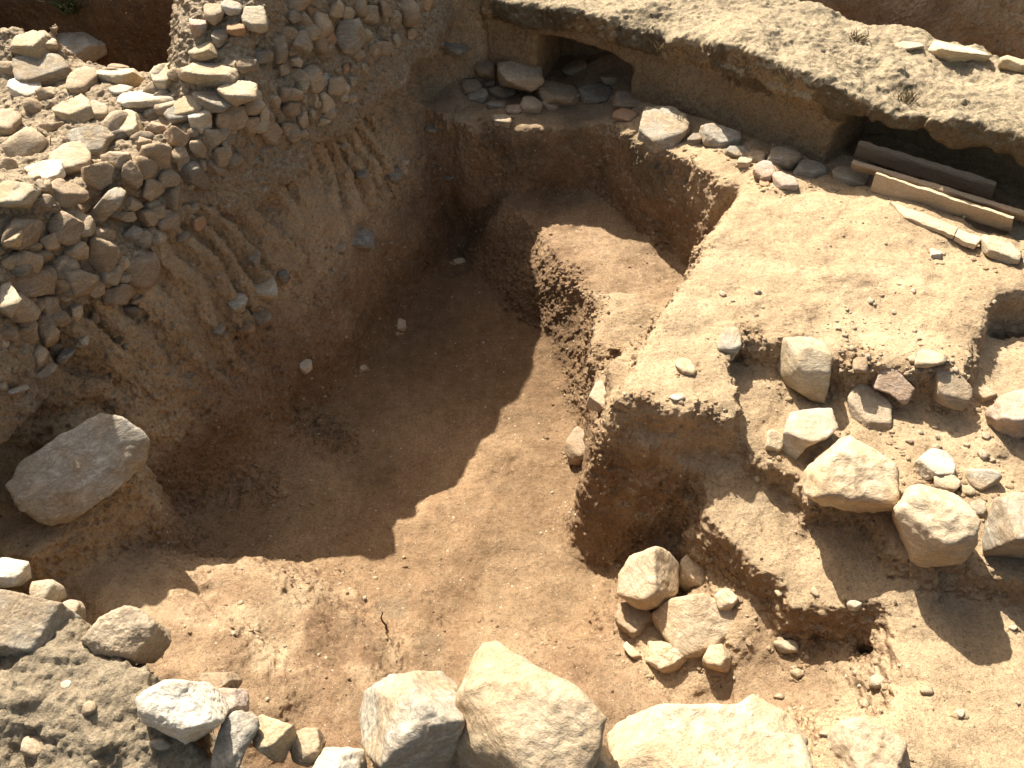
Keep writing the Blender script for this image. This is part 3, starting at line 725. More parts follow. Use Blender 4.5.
S('low lumpy stone at the front left of the path cluster', 'stone', [(640, 645), (652, 637), (670, 645), (688, 660), (690, 672), (672, 676), (655, 668), (640, 658)], 'dusty', 40, sit=.1, level=5, rough=.07)
S('thin slab leaning on the corner of the sloping floor', 'stone', [(618, 640), (624, 639), (638, 652), (645, 660), (638, 663), (628, 654)], 'dusty', 41, sit=.6, rad=.03, level=4, rough=.02)
for i, (a, l) in enumerate((((770, 640, 800, 656), 'flat chip of pale stone on the slope left of the burrow'), ((845, 600, 862, 612), 'white pebble in the crumbled step above the burrow'),
              ((868, 674, 886, 690), 'pale stone at the mouth of the burrow'), ((955, 709, 965, 719), 'white pebble alone on the sandy ground at lower right'), ((1008, 625, 1018, 632), 'small pale pebble at the edge of the boulder shadow at far right'),
              ((790, 668, 806, 680), 'small stone on the path below the burrow'))):
    S(l, 'stone', ell(*a, 50 + i), 'white' if 'white' in l else 'pale', 50 + i, sit=.35, level=3)
# --- near edge
B('grey pitted boulder with a dark flank in the centre foreground', 'boulder', [(356, 716), (362, 692), (392, 676), (430, 669), (446, 668), (458, 682), (460, 710), (466, 760), (440, 800), (390, 806), (368, 770)], 'grey', 61, zc=-.06, rad=.13, edge=-.46, top=(-.15, -.5), front=(-.3, -1, -.1), rough=.05, level=6)
B('large beige boulder rising to a peak in the centre foreground', 'boulder', [(462, 690), (474, 660), (482, 641), (496, 640), (510, 652), (536, 668), (566, 682), (590, 702), (602, 718), (596, 745), (584, 775), (580, 810), (500, 830), (440, 810), (440, 740)], 'dusty', 62, zc=-.04, rad=.14, edge=-.48, top=(.0, -.6), front=(.5, -1, .1), rough=.04, level=6, soft=22)
B('broad yellowish boulder in the foreground, right of the peaked one', 'boulder', [(601, 738), (618, 720), (655, 706), (700, 707), (738, 704), (752, 694), (790, 716), (812, 740), (820, 775), (800, 830), (640, 830), (604, 780)], 'dusty', 63, zc=-.16, rad=.16, edge=-.45, top=(0, -.35), rough=.04, level=6)
S('small smooth pale stone between the two largest foreground boulders', 'stone', [(578, 758), (590, 744), (606, 746), (620, 765), (616, 790), (590, 795), (580, 780)], 'pale', 64, zc=-.12, rad=.06, rough=.02)
S('low pale stone at the bottom edge, left of the grey pitted boulder', 'stone', ell(308, 747, 368, 800, 65), 'white', 65, zc=-.05, rad=.07)
B('bright white cracked stone on the grey mortar', 'boulder', [(138, 698), (146, 680), (170, 671), (200, 676), (222, 690), (231, 706), (222, 722), (200, 738), (186, 744), (164, 734), (142, 722)], 'white', 66, zc=.03, rad=.08, edge=-.35, front=(.4, -1, -.2), top=(-.1, -.3), rough=.05, level=6)
B('striated tan slab on the rim of the near wall', 'boulder', [(82, 640), (100, 618), (124, 606), (140, 610), (155, 622), (171, 630), (170, 650), (160, 664), (130, 662), (100, 660)], 'tan', 67, zc=-.01, rad=.07, edge=-.25, top=(-.1, -.4), rough=.05, level=6)
B('long grey slab at the left edge of the near wall', 'boulder', [(-30, 600), (0, 588), (30, 596), (62, 604), (80, 618), (84, 634), (60, 644), (20, 660), (-30, 656)], 'grey', 68, zc=.0, rad=.07, edge=-.35, top=(-.1, -.3), rough=.05, level=6)
S('pale cut stone on the rim at the left edge, above the long grey slab', 'stone', [(-20, 562), (6, 558), (28, 562), (32, 578), (20, 586), (-20, 590)], 'white', 69, zc=-.04, rad=.06, edge=-.2)
S('small yellowish stone on the rim between the slab and the pale cut stone', 'stone', ell(30, 580, 66, 606, 70), 'pale', 70, zc=-.06, rad=.05, level=4)
S('yellow edge stone on the rim beside the long grey slab', 'stone', ell(56, 598, 86, 626, 71), 'tan', 71, zc=-.06, rad=.05, level=4)
S('small brown stone behind the bright white stone', 'stone', ell(198, 672, 244, 698, 72), 'brown', 72, zc=-.06, rad=.05)
S('flat pinkish stone beside the bright white stone', 'stone', ell(212, 688, 252, 722, 73), 'pink', 73, zc=-.05, rad=.05)
S('bluish grey broken stone under the right side of the bright white stone', 'stone', [(224, 720), (236, 712), (256, 714), (258, 728), (246, 750), (230, 790), (205, 800), (214, 750)], 'slate', 74, zc=-.03, rad=.06, rough=.07)
S('yellowish cut stone with a dark right face at the bottom edge', 'stone', [(252, 722), (262, 715), (294, 727), (298, 740), (288, 764), (272, 760), (254, 746)], 'pale', 75, zc=-.06, rad=.055, edge=-.1, front=(.8, -.7, .1))
S('grey rough stone right of the yellowish cut stone at the bottom edge', 'stone', ell(290, 728, 326, 768, 76), 'tan', 76, zc=-.10, rad=.06, rough=.07)
B('earth crusted boulder at the bottom edge, between the broad yellowish boulder and the sandy ground', 'boulder', [(826, 740), (840, 722), (862, 718), (884, 728), (905, 745), (915, 790), (860, 820), (822, 790)], 'tan', 77, sit=.1, rad=.1, rough=.09)
for i, (a, m, l) in enumerate((((148, 738, 172, 752), 'grey', 'small bluish pebble in the mortar below the bright white stone'), ((60, 680, 74, 690), 'white', 'white pebble in the grey mortar near the long grey slab'), ((20, 735, 50, 760), 'tan', 'tan stone beside the hole in the grey mortar'), ((80, 700, 98, 716), 'tan', 'small tan stone set in the middle of the grey mortar'))):
    S(l, 'stone', ell(*a, 80 + i), m, 80 + i, sit=-.1, level=3)
# --- big block in the left face
B('great grey block sticking out of the left face on a pedestal of earth', 'boulder', [(8, 486), (24, 462), (60, 438), (98, 416), (122, 418), (140, 428), (152, 452), (148, 462), (120, 484), (86, 510), (56, 533), (40, 520), (18, 504)], 'block', 90, zc=-.62, rad=.13, edge=-.28, top=(.3, -.6), front=(.5, -1, -.4), rough=.05, level=6, soft=34)
print('boulders', time.time() - T0)

# --- stones in the face of the rubble wall: parts of it
z1 = lambda a, b, c, d: (a / 3.838, b / 3.84, c / 3.838, d / 3.84)
z2 = lambda a, b, c, d: (a / 3.838, 190 + b / 3.84, c / 3.838, 190 + d / 3.84)
z3 = lambda a, b, c, d: (250 + a / 3.838, b / 3.84, 250 + c / 3.838, d / 3.84)
z4 = lambda a, b, c, d: (250 + a / 3.838, 190 + b / 3.84, 250 + c / 3.838, 190 + d / 3.84)
z5 = lambda a, b, c, d: (440 + a / 3.838, 30 + b / 3.84, 440 + c / 3.838, 30 + d / 3.84)
z6 = lambda a, b, c, d: (680 + a / 2.953, 30 + b / 2.954, 680 + c / 2.953, 30 + d / 2.954)
face = [(z1, 560, 470, 640, 550, 'brown'), (z1, 525, 520, 580, 610, 'brown'), (z1, 395, 580, 520, 660, 'tan'), (z1, 525, 555, 665, 660, 'brown'), (z1, 635, 490, 735, 570, 'brown'), (z1, 730, 530, 795, 610, 'tan'),
        (z1, 785, 500, 855, 570, 'tan'), (z1, 665, 565, 725, 660, 'brown'), (z1, 600, 650, 690, 715, 'brown'), (z1, 465, 620, 545, 720, 'brown'), (z1, 540, 685, 625, 768, 'tan'), (z1, 310, 625, 430, 725, 'brown'),
        (z1, 690, 620, 810, 740, 'dark'), (z1, 820, 400, 950, 500, 'brown'), (z1, 0, 600, 60, 690, 'brown'), (z1, 150, 470, 260, 520, 'brown'), (z1, 800, 560, 890, 640, 'brown'), (z1, 910, 450, 990, 520, 'brown'),
        (z2, 155, -30, 340, 75, 'brown'), (z2, 0, 115, 170, 235, 'brown'), (z2, 185, 80, 310, 205, 'brown'), (z2, 145, 165, 235, 250, 'brown'), (z2, 240, 190, 335, 270, 'tan'),
        (z2, 0, 238, 188, 320, 'tan'), (z2, 190, 265, 290, 330, 'tan'), (z2, 220, 295, 370, 425, 'dark'), (z2, 330, 190, 455, 320, 'brown'), (z2, 470, 140, 558, 222, 'grey'), (z2, 480, 225, 605, 370, 'brown'), (z2, 490, 228, 560, 290, 'dark'),
        (z2, 370, 295, 470, 365, 'grey'), (z2, 0, 310, 202, 410, 'brown'), (z2, 0, 400, 150, 525, 'tan'), (z2, 360, 365, 505, 455, 'brown'), (z2, 340, 350, 405, 415, 'brown'), (z2, 75, 490, 140, 580, 'brown'),
        (z2, 140, 520, 225, 600, 'brown'), (z2, 0, 560, 36, 625, 'pale'), (z2, 185, 480, 270, 525, 'brown'), (z2, 260, 430, 316, 510, 'tan'), (z2, 455, 252, 495, 310, 'tan'), (z2, 330, 145, 440, 215, 'dark'), (z2, 450, 75, 522, 120, 'tan'),
        (z2, 465, 28, 545, 78, 'tan'), (z2, 510, 60, 620, 140, 'brown'), (z2, 590, 70, 690, 150, 'brown'), (z2, 730, 100, 790, 155, 'orange'), (z2, 130, 415, 230, 500, 'brown'), (z2, 30, 505, 140, 590, 'brown'), (z2, 545, 45, 610, 70, 'grey'),
        (z3, 140, 40, 205, 95, 'dark'), (z3, 185, 12, 262, 82, 'orange'), (z3, 305, 0, 360, 65, 'tan'), (z3, 345, 30, 400, 80, 'brown'), (z3, 255, 50, 300, 95, 'brown'), (z3, 330, 80, 440, 215, 'grey'), (z3, 400, 25, 500, 110, 'dark'),
        (z3, 485, 5, 550, 75, 'brown'), (z3, 525, 40, 580, 110, 'brown'), (z3, 595, 20, 650, 105, 'brown'), (z3, 640, -20, 695, 65, 'orange'), (z3, 540, 130, 578, 180, 'pale'), (z3, 515, 155, 555, 190, 'orange'), (z3, 480, 100, 530, 150, 'brown'),
        (z3, 455, 175, 505, 215, 'brown'), (z3, 265, 120, 330, 175, 'orange'), (z3, 235, 155, 270, 205, 'tan'), (z3, 155, 210, 205, 265, 'tan'), (z3, 95, 245, 155, 290, 'tan'), (z3, 180, 245, 280, 350, 'brown'), (z3, 300, 280, 365, 360, 'brown'),
        (z3, 350, 240, 385, 290, 'orange'), (z3, 385, 190, 440, 240, 'brown'), (z3, 415, 240, 455, 290, 'tan'), (z3, 370, 285, 410, 330, 'dark'), (z3, 0, 345, 45, 420, 'tan'), (z3, 30, 395, 72, 470, 'tan'), (z3, 70, 370, 120, 415, 'brown'),
        (z3, 105, 330, 190, 390, 'dark'), (z3, 110, 395, 190, 455, 'brown'), (z3, 185, 365, 225, 405, 'brown'), (z3, 230, 345, 265, 415, 'tan'), (z3, 245, 360, 325, 440, 'tan'), (z3, 0, 455, 35, 510, 'grey'), (z3, 35, 460, 120, 545, 'brown'),
        (z3, 120, 455, 172, 555, 'brown'), (z3, 170, 430, 222, 500, 'brown'), (z3, 225, 420, 255, 470, 'tan'), (z3, 150, 120, 240, 210, 'dark'), (z3, 60, 140, 150, 240, 'dark'), (z3, 265, 280, 305, 340, 'grey'), (z3, 590, 110, 640, 150, 'brown'), (z3, 205, 100, 240, 135, 'grey')]
for i, (zz, a, b, c, d, m) in enumerate(face):
    q = zz(a, b, c, d); gx, gy = (q[2] - q[0]) * .07, (q[3] - q[1]) * .07; q = (q[0] - gx, q[1] - gy, q[2] + gx, q[3] + gy)
    rock('stone', None, None, ell(*q, 200 + i, 6), m, 200 + i, sit=.18, level=4, parent=rubble_wall, rough=.065, soft=50, cutd=.55, edge=.15, top=(1.2, -.6), front=(1, -.6, .1))
rock('stone', None, None, [(82, 222), (108, 191), (120, 184), (127, 192), (120, 206), (96, 229)], 'grey', 330, sit=.8, parent=rubble_wall, rough=.012, soft=30, edge=.05, top=(.5, -.6), front=(.6, -1, -.3)).name = 'stone_prism'
for i, o in enumerate(([(52, 364), (70, 340), (78, 336), (78, 348), (64, 364), (54, 368)], [(26, 383), (52, 362), (60, 362), (54, 372), (34, 386)], [(0, 392), (28, 384), (34, 388), (0, 398)])):
    rock('slate_slab', None, None, o, 'grey', 340 + i, sit=.8, rad=.03, level=4, parent=rubble_wall, rough=.02)
def blobs(name, items, mat, parent=None, level=2, attr=None):
    """many small stones in ONE mesh: items of (centre, radius xyz, seed)"""
    D, F = ico(level); VV = []; FF = []
    for k, (c, r, sd_) in enumerate(items):
        rg = np.random.default_rng(sd_); n = rg.normal(0, 1, (11, 3)); n /= np.linalg.norm(n, axis=1, keepdims=True)
        h = (np.clip(D @ n.T, 0, None) / rg.uniform(.45, .95, 11)) ** 40
        rr = (h.sum(1) + 1.0) ** (-1 / 40)
        a = rg.uniform(0, 6.28); R_ = np.array([[math.cos(a), -math.sin(a), 0], [math.sin(a), math.cos(a), 0], [0, 0, 1]])
        VV.append((D * rr[:, None] * np.asarray(r)) @ R_.T + np.asarray(c)); FF.append(F + len(D) * k)
    return mesh_obj(name, np.concatenate(VV), np.concatenate(FF), mat, parent, attr)
def inpoly(p, poly):
    r = False
    for i in range(len(poly)):
        (x0, y0), (x1, y1) = poly[i], poly[i - 1]
        if (y0 > p[1]) != (y1 > p[1]) and p[0] < (x1 - x0) * (p[1] - y0) / (y1 - y0) + x0: r = not r
    return r
rg = np.random.default_rng(99)
zone = [(0, 30), (60, 40), (110, 70), (200, 70), (230, 0), (440, 0), (410, 50), (370, 70), (350, 110), (320, 130), (300, 165), (262, 150), (240, 190), (200, 215), (170, 260), (130, 315), (70, 350), (0, 395)]
its = {k: [] for k in ('brown', 'tan', 'dark', 'pale')}
while sum(map(len, its.values())) < 170:
    p = (rg.uniform(0, 440), rg.uniform(0, 395))
    if not inpoly(p, zone): continue
    h = hit(*p)
    if not h: continue
    s_ = (5 + 11 * rg.random() ** 1.6) * h[3] / FPX * (1 if rg.random() < .8 else 1.5)
    its[rg.choice(['brown', 'tan', 'dark', 'pale'], p=[.4, .35, .13, .12])].append((np.array(h[0]) + np.array(h[1]) * s_ * -.05, np.array([s_, s_ * rg.uniform(.6, .9), s_ * rg.uniform(.5, .85)]), int(rg.integers(1e6))))
for k, v in its.items(): tag(blobs('small_stones', v, MR[k], rubble_wall, 3), kind='stuff')

# --- loose stones on top of the rubble wall
top = [((45, 34, 102, 64), 'white', 'white stone with a sharp right tip on top of the rubble wall'), ((9, 31, 46, 62), 'pale', 'tan pointed stone at the far left of the wall top, beside the white tipped stone'),
       ((17, 52, 68, 86), 'grey', 'grey block with a dark underside in front of the white tipped stone'), ((34, 33, 56, 50), 'tan', 'small tan stone peeping out behind the white tipped stone'),
       ((68, 65, 96, 97), 'tan', 'squarish tan stone standing under the white tipped stone'), ((96, 61, 142, 88), 'pale', 'long pale flat stone sloping down to the right beside the dark trench'),
       ((5, 78, 40, 104), 'white', 'pale wedge stone on the left above a dark gap'), ((-8, 104, 20, 140), 'tan', 'tan stone cut by the left edge of the picture'), ((70, 127, 115, 161), 'grey', 'egg shaped grey stone near the middle of the wall head'),
       ((47, 145, 87, 178), 'tan', 'flat topped tan stone left of the egg shaped grey stone'), ((23, 162, 62, 190), 'white', 'smooth oval cream cobble on the wall shoulder'), ((-8, 181, 38, 208), 'pale', 'sunlit striped tan slab below the oval cream cobble'),
       ((51, 93, 90, 125), 'pale', 'narrow pale stone leaning over the dark gap in the wall head'), ((86, 98, 107, 122), 'pale', 'small pale stone right of the narrow leaning stone'), ((109, 111, 143, 140), 'pale', 'bright angular stone below the thin slate'),
       ((113, 89, 170, 106), 'white', 'long flat white slab lying on the thin slate'), ((110, 85, 132, 96), 'white', 'little white chip behind the long flat white slab'), ((164, 104, 192, 123), 'slate', 'bluish leaning flake beside the tall white stone'),
       ((170, 97, 200, 117), 'pale', 'flat pale stone touching the tall white stone from the left'), ((189, 97, 210, 136), 'white', 'tall white stone standing at the wall edge'), ((151, 65, 175, 90), 'pale', 'blocky pale stone at the lip of the dark trench'),
       ((182, 60, 236, 85), 'tan', 'broad flat earthy slab at the right end of the trench lip'), ((193, 88, 229, 110), 'grey', 'rounded grey stone under the broad earthy slab'), ((219, 76, 254, 104), 'tan', 'mottled tan stone right of the rounded grey stone'),
       ((190, 40, 216, 60), 'pale', 'creamy stone above the broad earthy slab'), ((212, 26, 227, 46), 'grey', 'small grey stone beside the orange cobble'), ((224, 22, 245, 37), 'orange', 'small orange cobble high on the wall'),
       ((243, 8, 266, 32), 'pale', 'pale stone high on the wall right of the orange cobble'), ((205, -2, 223, 24), 'tan', 'tan stone at the top edge above the small grey stone'), ((190, 14, 206, 36), 'pink', 'pinkish stone at the trench corner high on the wall'),
       ((222, -4, 242, 14), 'white', 'white stone at the top edge above the orange cobble'), ((250, 6, 266, 28), 'white', 'bright chip at the top edge above the dark hollow')]
for i, (q, m, l) in enumerate(top[:-1]):
    gx, gy = (q[2] - q[0]) * .09, (q[3] - q[1]) * .10; q = (q[0] - gx, q[1] - gy, q[2] + gx, q[3] + gy)
    S(l, 'stone', ell(*q, 400 + i, 7), m, 400 + i, sit=.65, level=5 if q[2] - q[0] > 35 else 4, group='loose stones on the rubble wall', rough=.05, edge=-.2, soft=36, cutd=.68)
S('thin dark slate under the long flat white slab', 'stone', [(112, 106), (120, 102), (160, 105), (165, 111), (140, 113), (118, 110)], 'slate', 440, sit=.5, rad=.02, level=4, group='loose stones on the rubble wall', rough=.02)
for i, o in enumerate(([(0, 224), (18, 222), (26, 240), (22, 250), (4, 246)], [(0, 284), (10, 282), (22, 300), (12, 318), (0, 312)])):
    S(('upper' if i == 0 else 'lower') + ' of two sunlit cream stones at the left edge below the cobble', 'stone', o, 'pale', 450 + i, sit=1.1, rad=.05, level=4, group='loose stones on the rubble wall')

# --- stones showing in the earth faces round the pit
emb = [(z4(360, 150, 485, 240), 'slate', 'dark crumbly grey stone stuck in the bare left face'), (z4(320, 195, 370, 250), 'tan', 'round tan stone touching the dark crumbly grey stone'), (z4(-10, 325, 105, 435), 'pale', 'round pale stone in a pocket of the left face'),
       (z4(0, 440, 90, 530), 'dark', 'dark stone under the round pale stone in the left face'), (z4(180, 645, 240, 710), 'white', 'cream triangular stone low on the left face'),
       (z3(735, 140, 835, 215), 'slate', 'bluish slab stone projecting near the back corner'), (z3(665, 470, 730, 510), 'slate', 'flat bluish stone in the corner face below the slab stone'), (z3(735, 665, 790, 695), 'slate', 'small bluish stone near the dark foot of the back corner'),
       (z3(530, 635, 590, 700), 'slate', 'grey stone high in the left face, below a tan one'), (z3(560, 595, 612, 640), 'tan', 'tan stone right above a grey one in the left face'), (z3(340, 545, 372, 570), 'pale', 'small pale stone alone under the pick grooves'),
       (z3(400, 640, 455, 690), 'dark', 'dull dark stone in the middle of the left face'), (z4(560, 490, 600, 552), 'tan', 'pinkish tan stone at the crumbled foot of the left face'), (z4(420, 670, 452, 698), 'tan', 'small stone lying at the foot of the left face in deep shade'),
       (z4(775, 260, 832, 286), 'pale', 'pale bone like sliver in the dark end wall of the pit'), (z2(950, 220, 1005, 300), 'dark', 'dark stone at the left rim of the stone pocket'), (z2(875, 390, 950, 480), 'grey', 'cracked grey stone left of the pocket in the left face'),
       (z2(815, 500, 862, 570), 'slate', 'dark blue shard below the cracked grey stone'), (z2(895, 500, 980, 555), 'orange', 'orange brown stone under the pocket in the left face')]
for i, (q, m, l) in enumerate(emb):
    S(l, 'stone', ell(*q, 500 + i, 7), m, 500 + i, sit=.35, level=4, rough=.06)
S('grey shard standing in the pocket of the left face', 'stone', [(274, 262), (282, 264), (291, 278), (288, 287), (280, 280)], 'slate', 530, sit=.5, rad=.03, level=4)

# --- the row of stones before the back wall
row = [(z5(123, 105, 215, 185), 'brown', 'brown stone at the far left end of the row, under the back corner'), (z5(228, 95, 385, 235), 'tan', 'largest rounded stone of the row, by the left opening'), (z5(85, 180, 155, 250), 'brown', 'small tan stone lowest at the left end of the row'),
       (z5(110, 215, 182, 283), 'grey', 'light grey cobble at the left end of the row'), (z5(165, 185, 212, 218), 'brown', 'tiny dark stone between the brown stone and the largest one'), (z5(195, 205, 288, 272), 'brown', 'brown cracked stone under the largest rounded stone'),
       (z5(180, 260, 248, 312), 'grey', 'light cobble in the front line right of the light grey cobble'), (z5(255, 285, 312, 328), 'brown', 'small brown stone in the front line of the row'), (z5(203, 318, 272, 372), 'grey', 'white grey cobble lying lowest below the row'),
       (z5(315, 250, 397, 332), 'tan', 'pointed stone in the front line before the left opening'), (z5(390, 255, 453, 315), 'grey', 'small grey stone right of the pointed stone in the row'), (z5(368, 188, 538, 290), 'brown', 'long flat brown grey stone on the sill of the left opening'),
       (z5(525, 208, 657, 296), 'grey', 'grey brown block on the sill right of the long flat stone'), (z5(655, 238, 788, 308), 'brown', 'flat brown stone resting on red clay below the right end of the left opening'),
       (z5(760, 298, 957, 462), 'grey', 'big cracked grey boulder in the middle of the row'), (z5(952, 362, 1002, 466), 'dark', 'narrow dark stone right of the big cracked grey boulder'), (z6(60, 278, 175, 348), 'grey', 'low grey stone in the shade right of the narrow dark stone'),
       (z6(130, 345, 202, 378), 'slate', 'small flat stone beside the low grey stone'), (z6(200, 340, 252, 402), 'tan', 'upright tan stone of the right hand cluster'), (z6(210, 390, 284, 447), 'pink', 'rounded pinkish stone at the front of the right hand cluster'),
       (z6(262, 338, 354, 412), 'grey', 'largest greyish stone of the right hand cluster'), (z6(276, 415, 347, 482), 'pink', 'reddish stone lowest in the right hand cluster'), (z6(236, 443, 264, 470), 'orange', 'tiny round stone under the rounded pinkish one'),
       (z6(338, 368, 428, 452), 'grey', 'grey wedge stone at the right end of the cluster, by the right opening'), (z6(172, 370, 212, 412), 'tan', 'small tan stone at the left of the right hand cluster')]
for i, (q, m, l) in enumerate(row):
    gx, gy = (q[2] - q[0]) * .06, (q[3] - q[1]) * .08; q = (q[0] - gx, q[1] - gy, q[2] + gx, q[3] + gy)
    S(l, 'stone', ell(*q, 600 + i, 8), m, 600 + i, sit=.85, level=5 if q[2] - q[0] > 28 else 4, group='stones in a row before the back wall', rough=.05)
S('squared stone block at the left end of the upright tile', 'stone', [(832, 170), (840, 165), (866, 172), (872, 180), (868, 191), (850, 187), (833, 180)], 'pale', 640, sit=.7, rad=.06, rough=.03)
B('long beige block at the right end of the tile grave', 'boulder', [(978, 240), (988, 228), (1000, 229), (1022, 254), (1018, 264), (1006, 265), (990, 258), (980, 250)], 'pale', 641, sit=.8, rad=.07, rough=.03, edge=-.15, front=(-.6, -1, 0))
S('pale stone behind the long beige block, at the right edge', 'stone', [(1008, 228), (1020, 223), (1040, 230), (1040, 250), (1022, 246), (1010, 238)], 'pale', 642, sit=.8, rad=.06)
S('little sunlit pebble alone on the plateau', 'stone', ell(929, 244, 942, 264, 643), 'white', 643, sit=.4, level=4)
S('red clay lump under the flat brown stone of the row', 'stone', ell(613, 108, 642, 124, 644), 'brick', 644, sit=.3, level=4)
for i, (q, l) in enumerate((((922, 39, 995, 66), 'broad pale stone on the far rim of the back wall'), ((995, 52, 1040, 74), 'pale stone at the right edge on the far rim of the back wall'), ((890, 40, 924, 52), 'low pale stone left of the broad one on the far rim of the back wall'))):
    B(l, 'boulder', ell(*q, 650 + i), 'pale', 650 + i, sit=.5, level=5, rough=.06)
for i, (p, l) in enumerate((((905, 175, 960, 190), 'dark slab lying deep in the right opening'), ((560, 55, 590, 78), 'dim stone inside the left opening'), ((600, 68, 626, 88), 'second dim stone at the right in the left opening'))):
    S(l, 'stone', ell(*p, 660 + i), 'brown', 660 + i, sit=.5, level=4)

# --- the tile grave in the right opening
import bmesh
def slab(name, label, px4, z4_, thick, mat, up=None, flange=0, parent=None, rough=.006):
    """a fired clay tile; px4: corner pixels, z4_: their heights, thickness along the face normal away from the viewer"""
    c = [Vector((*at(*p, z), z)) for p, z in zip(px4, z4_)]
    n = (c[1] - c[0]).cross(c[3] - c[0]).normalized()
    if n.dot(Vector((0, 0, H)) - c[0]) < 0: n = -n
    cen = sum(c, Vector()) / 4
    bm = bmesh.new(); G = 28; K = 10
    grid = []
    for i in range(G + 1):
        u = i / G; row_ = []
        for j in range(K + 1):
            v = j / K
            p = c[0].lerp(c[1], u).lerp(c[3].lerp(c[2], u), v)
            e = min(u * (c[1] - c[0]).length, (1 - u) * (c[1] - c[0]).length, v * (c[3] - c[0]).length, (1 - v) * (c[3] - c[0]).length)
            row_.append((p, max(0, 1 - e / .006)))
        grid.append(row_)
    P = np.array([g[0][:] for r_ in grid for g in r_], np.float32); E = np.array([g[1] for r_ in grid for g in r_], np.float32)
    nz = fbm(P * 14, 3, 7)[:, None] * rough
    nn = np.array(n[:], np.float32)
    edge_ = fbm(P * 30, 2, 9)[:, None] * .004 * (E[:, None] > 0)
    Fv = P + nn * (nz - E[:, None] * .004) + edge_; Bv = P - nn * (thick - E[:, None] * .004 + nz * .5) + edge_
    a = [bm.verts.new(v) for v in Fv - np.array(cen[:])]; b = [bm.verts.new(v) for v in Bv - np.array(cen[:])]
    ix = lambda i, j: i * (K + 1) + j
    for i in range(G):
        for j in range(K):
            bm.faces.new((a[ix(i, j)], a[ix(i + 1, j)], a[ix(i + 1, j + 1)], a[ix(i, j + 1)])); bm.faces.new((b[ix(i, j)], b[ix(i, j + 1)], b[ix(i + 1, j + 1)], b[ix(i + 1, j)]))
    for i in range(G):
        for j in (0, K): bm.faces.new((a[ix(i, j)], a[ix(i + 1, j)], b[ix(i + 1, j)], b[ix(i, j)]))
    for j in range(K):
        for i in (0, G): bm.faces.new((a[ix(i, j)], a[ix(i, j + 1)], b[ix(i, j + 1)], b[ix(i, j)]))
    bmesh.ops.recalc_face_normals(bm, faces=bm.faces)
    me = bpy.data.meshes.new(name); bm.to_mesh(me); bm.free(); me.materials.append(mat)
    o = bpy.data.objects.new(name, me); COL.objects.link(o); o.location = cen
    if label: tag(o, label, 'tile', 'clay tiles of the grave in the right opening')
    return o
CLAY = rock_material('dusty_clay_tile', (.46, .35, .23), (.53, .42, .29), (.48, .36, .23), .1)
CLAYR = rock_material('red_clay_tile', (.44, .31, .20), (.52, .39, .27), (.48, .36, .235), .1)
slab('roof_tile', 'long dusty tile standing on edge in front of the right opening', [(875, 174), (1013, 219), (1010, 233), (869, 192)], [-.41, -.41, -.51, -.51], .03, CLAY)
slab('roof_tile', 'thin reddish tile edge running right behind the standing tile', [(851, 164), (1050, 224), (1048, 230), (851, 170)], [-.44, -.42, -.48, -.50], .03, CLAYR)
slab('roof_tile', 'dim tile leaning at the back of the right opening', [(858, 144), (995, 186), (990, 200), (853, 157)], [-.44, -.44, -.56, -.56], .03, CLAYR)
slab('roof_tile', 'flat broken tile lying before the standing tile', [(890, 201), (942, 219), (940, 229), (905, 216)], [-.455, -.455, -.455, -.455], .025, CLAY)
slab('roof_tile', 'small square tile piece beside the flat broken tile', [(942, 220), (960, 227), (954, 236), (939, 229)], [-.455, -.455, -.455, -.455], .025, CLAY)
slab('roof_tile', 'tile piece nearest to the long beige block', [(959, 228), (983, 238), (976, 245), (955, 236)], [-.455, -.455, -.455, -.455], .03, CLAY)

# --- twig, weeds, roots
def twig(name, label, a, b, r, mat, cat):
    a, b = Vector(a), Vector(b); bm = bmesh.new(); n = 10; rings = []
    ax = (b - a); s1 = ax.orthogonal().normalized(); s2 = ax.cross(s1).normalized()
    for i in range(n + 1):
        t = i / n; c_ = a.lerp(b, t) - a + s1 * .006 * math.sin(t * 7) + s2 * .004 * math.sin(t * 11)
        rr = r * (1 - .6 * t)
        rings.append([bm.verts.new(c_ + s1 * rr * math.cos(k * math.pi / 3) + s2 * rr * math.sin(k * math.pi / 3)) for k in range(6)])
    for i in range(n):
        for k in range(6): bm.faces.new((rings[i][k], rings[i][(k + 1) % 6], rings[i + 1][(k + 1) % 6], rings[i + 1][k]))
    bm.faces.new(rings[0][::-1]); bm.faces.new(rings[-1])
    me = bpy.data.meshes.new(name); bm.to_mesh(me); bm.free(); me.materials.append(mat)
    o = bpy.data.objects.new(name, me); COL.objects.link(o); o.location = a
    return tag(o, label, cat)
WOOD = rock_material('dry_wood', (.10, .06, .035), (.16, .10, .06), (.14, .085, .05), .1)
h = hit(386, 630)
twig('twig', 'short dark twig standing upright in the pit floor', h[0] - Vector((0, 0, .02)), h[0] + Vector((-.005, .01, .125)), .006, WOOD, 'twig')
LEAF = NT('dry_leaf', .8); LEAF.color(LEAF.ramp(LEAF.noise(30), (.3, (.035, .05, .02)), (.7, (.09, .10, .045)))); LEAF = LEAF.m
STRAW = NT('dry_straw', .85); STRAW.color(STRAW.ramp(STRAW.noise(40), (.3, (.13, .10, .055)), (.7, (.34, .26, .15)))); STRAW = STRAW.m
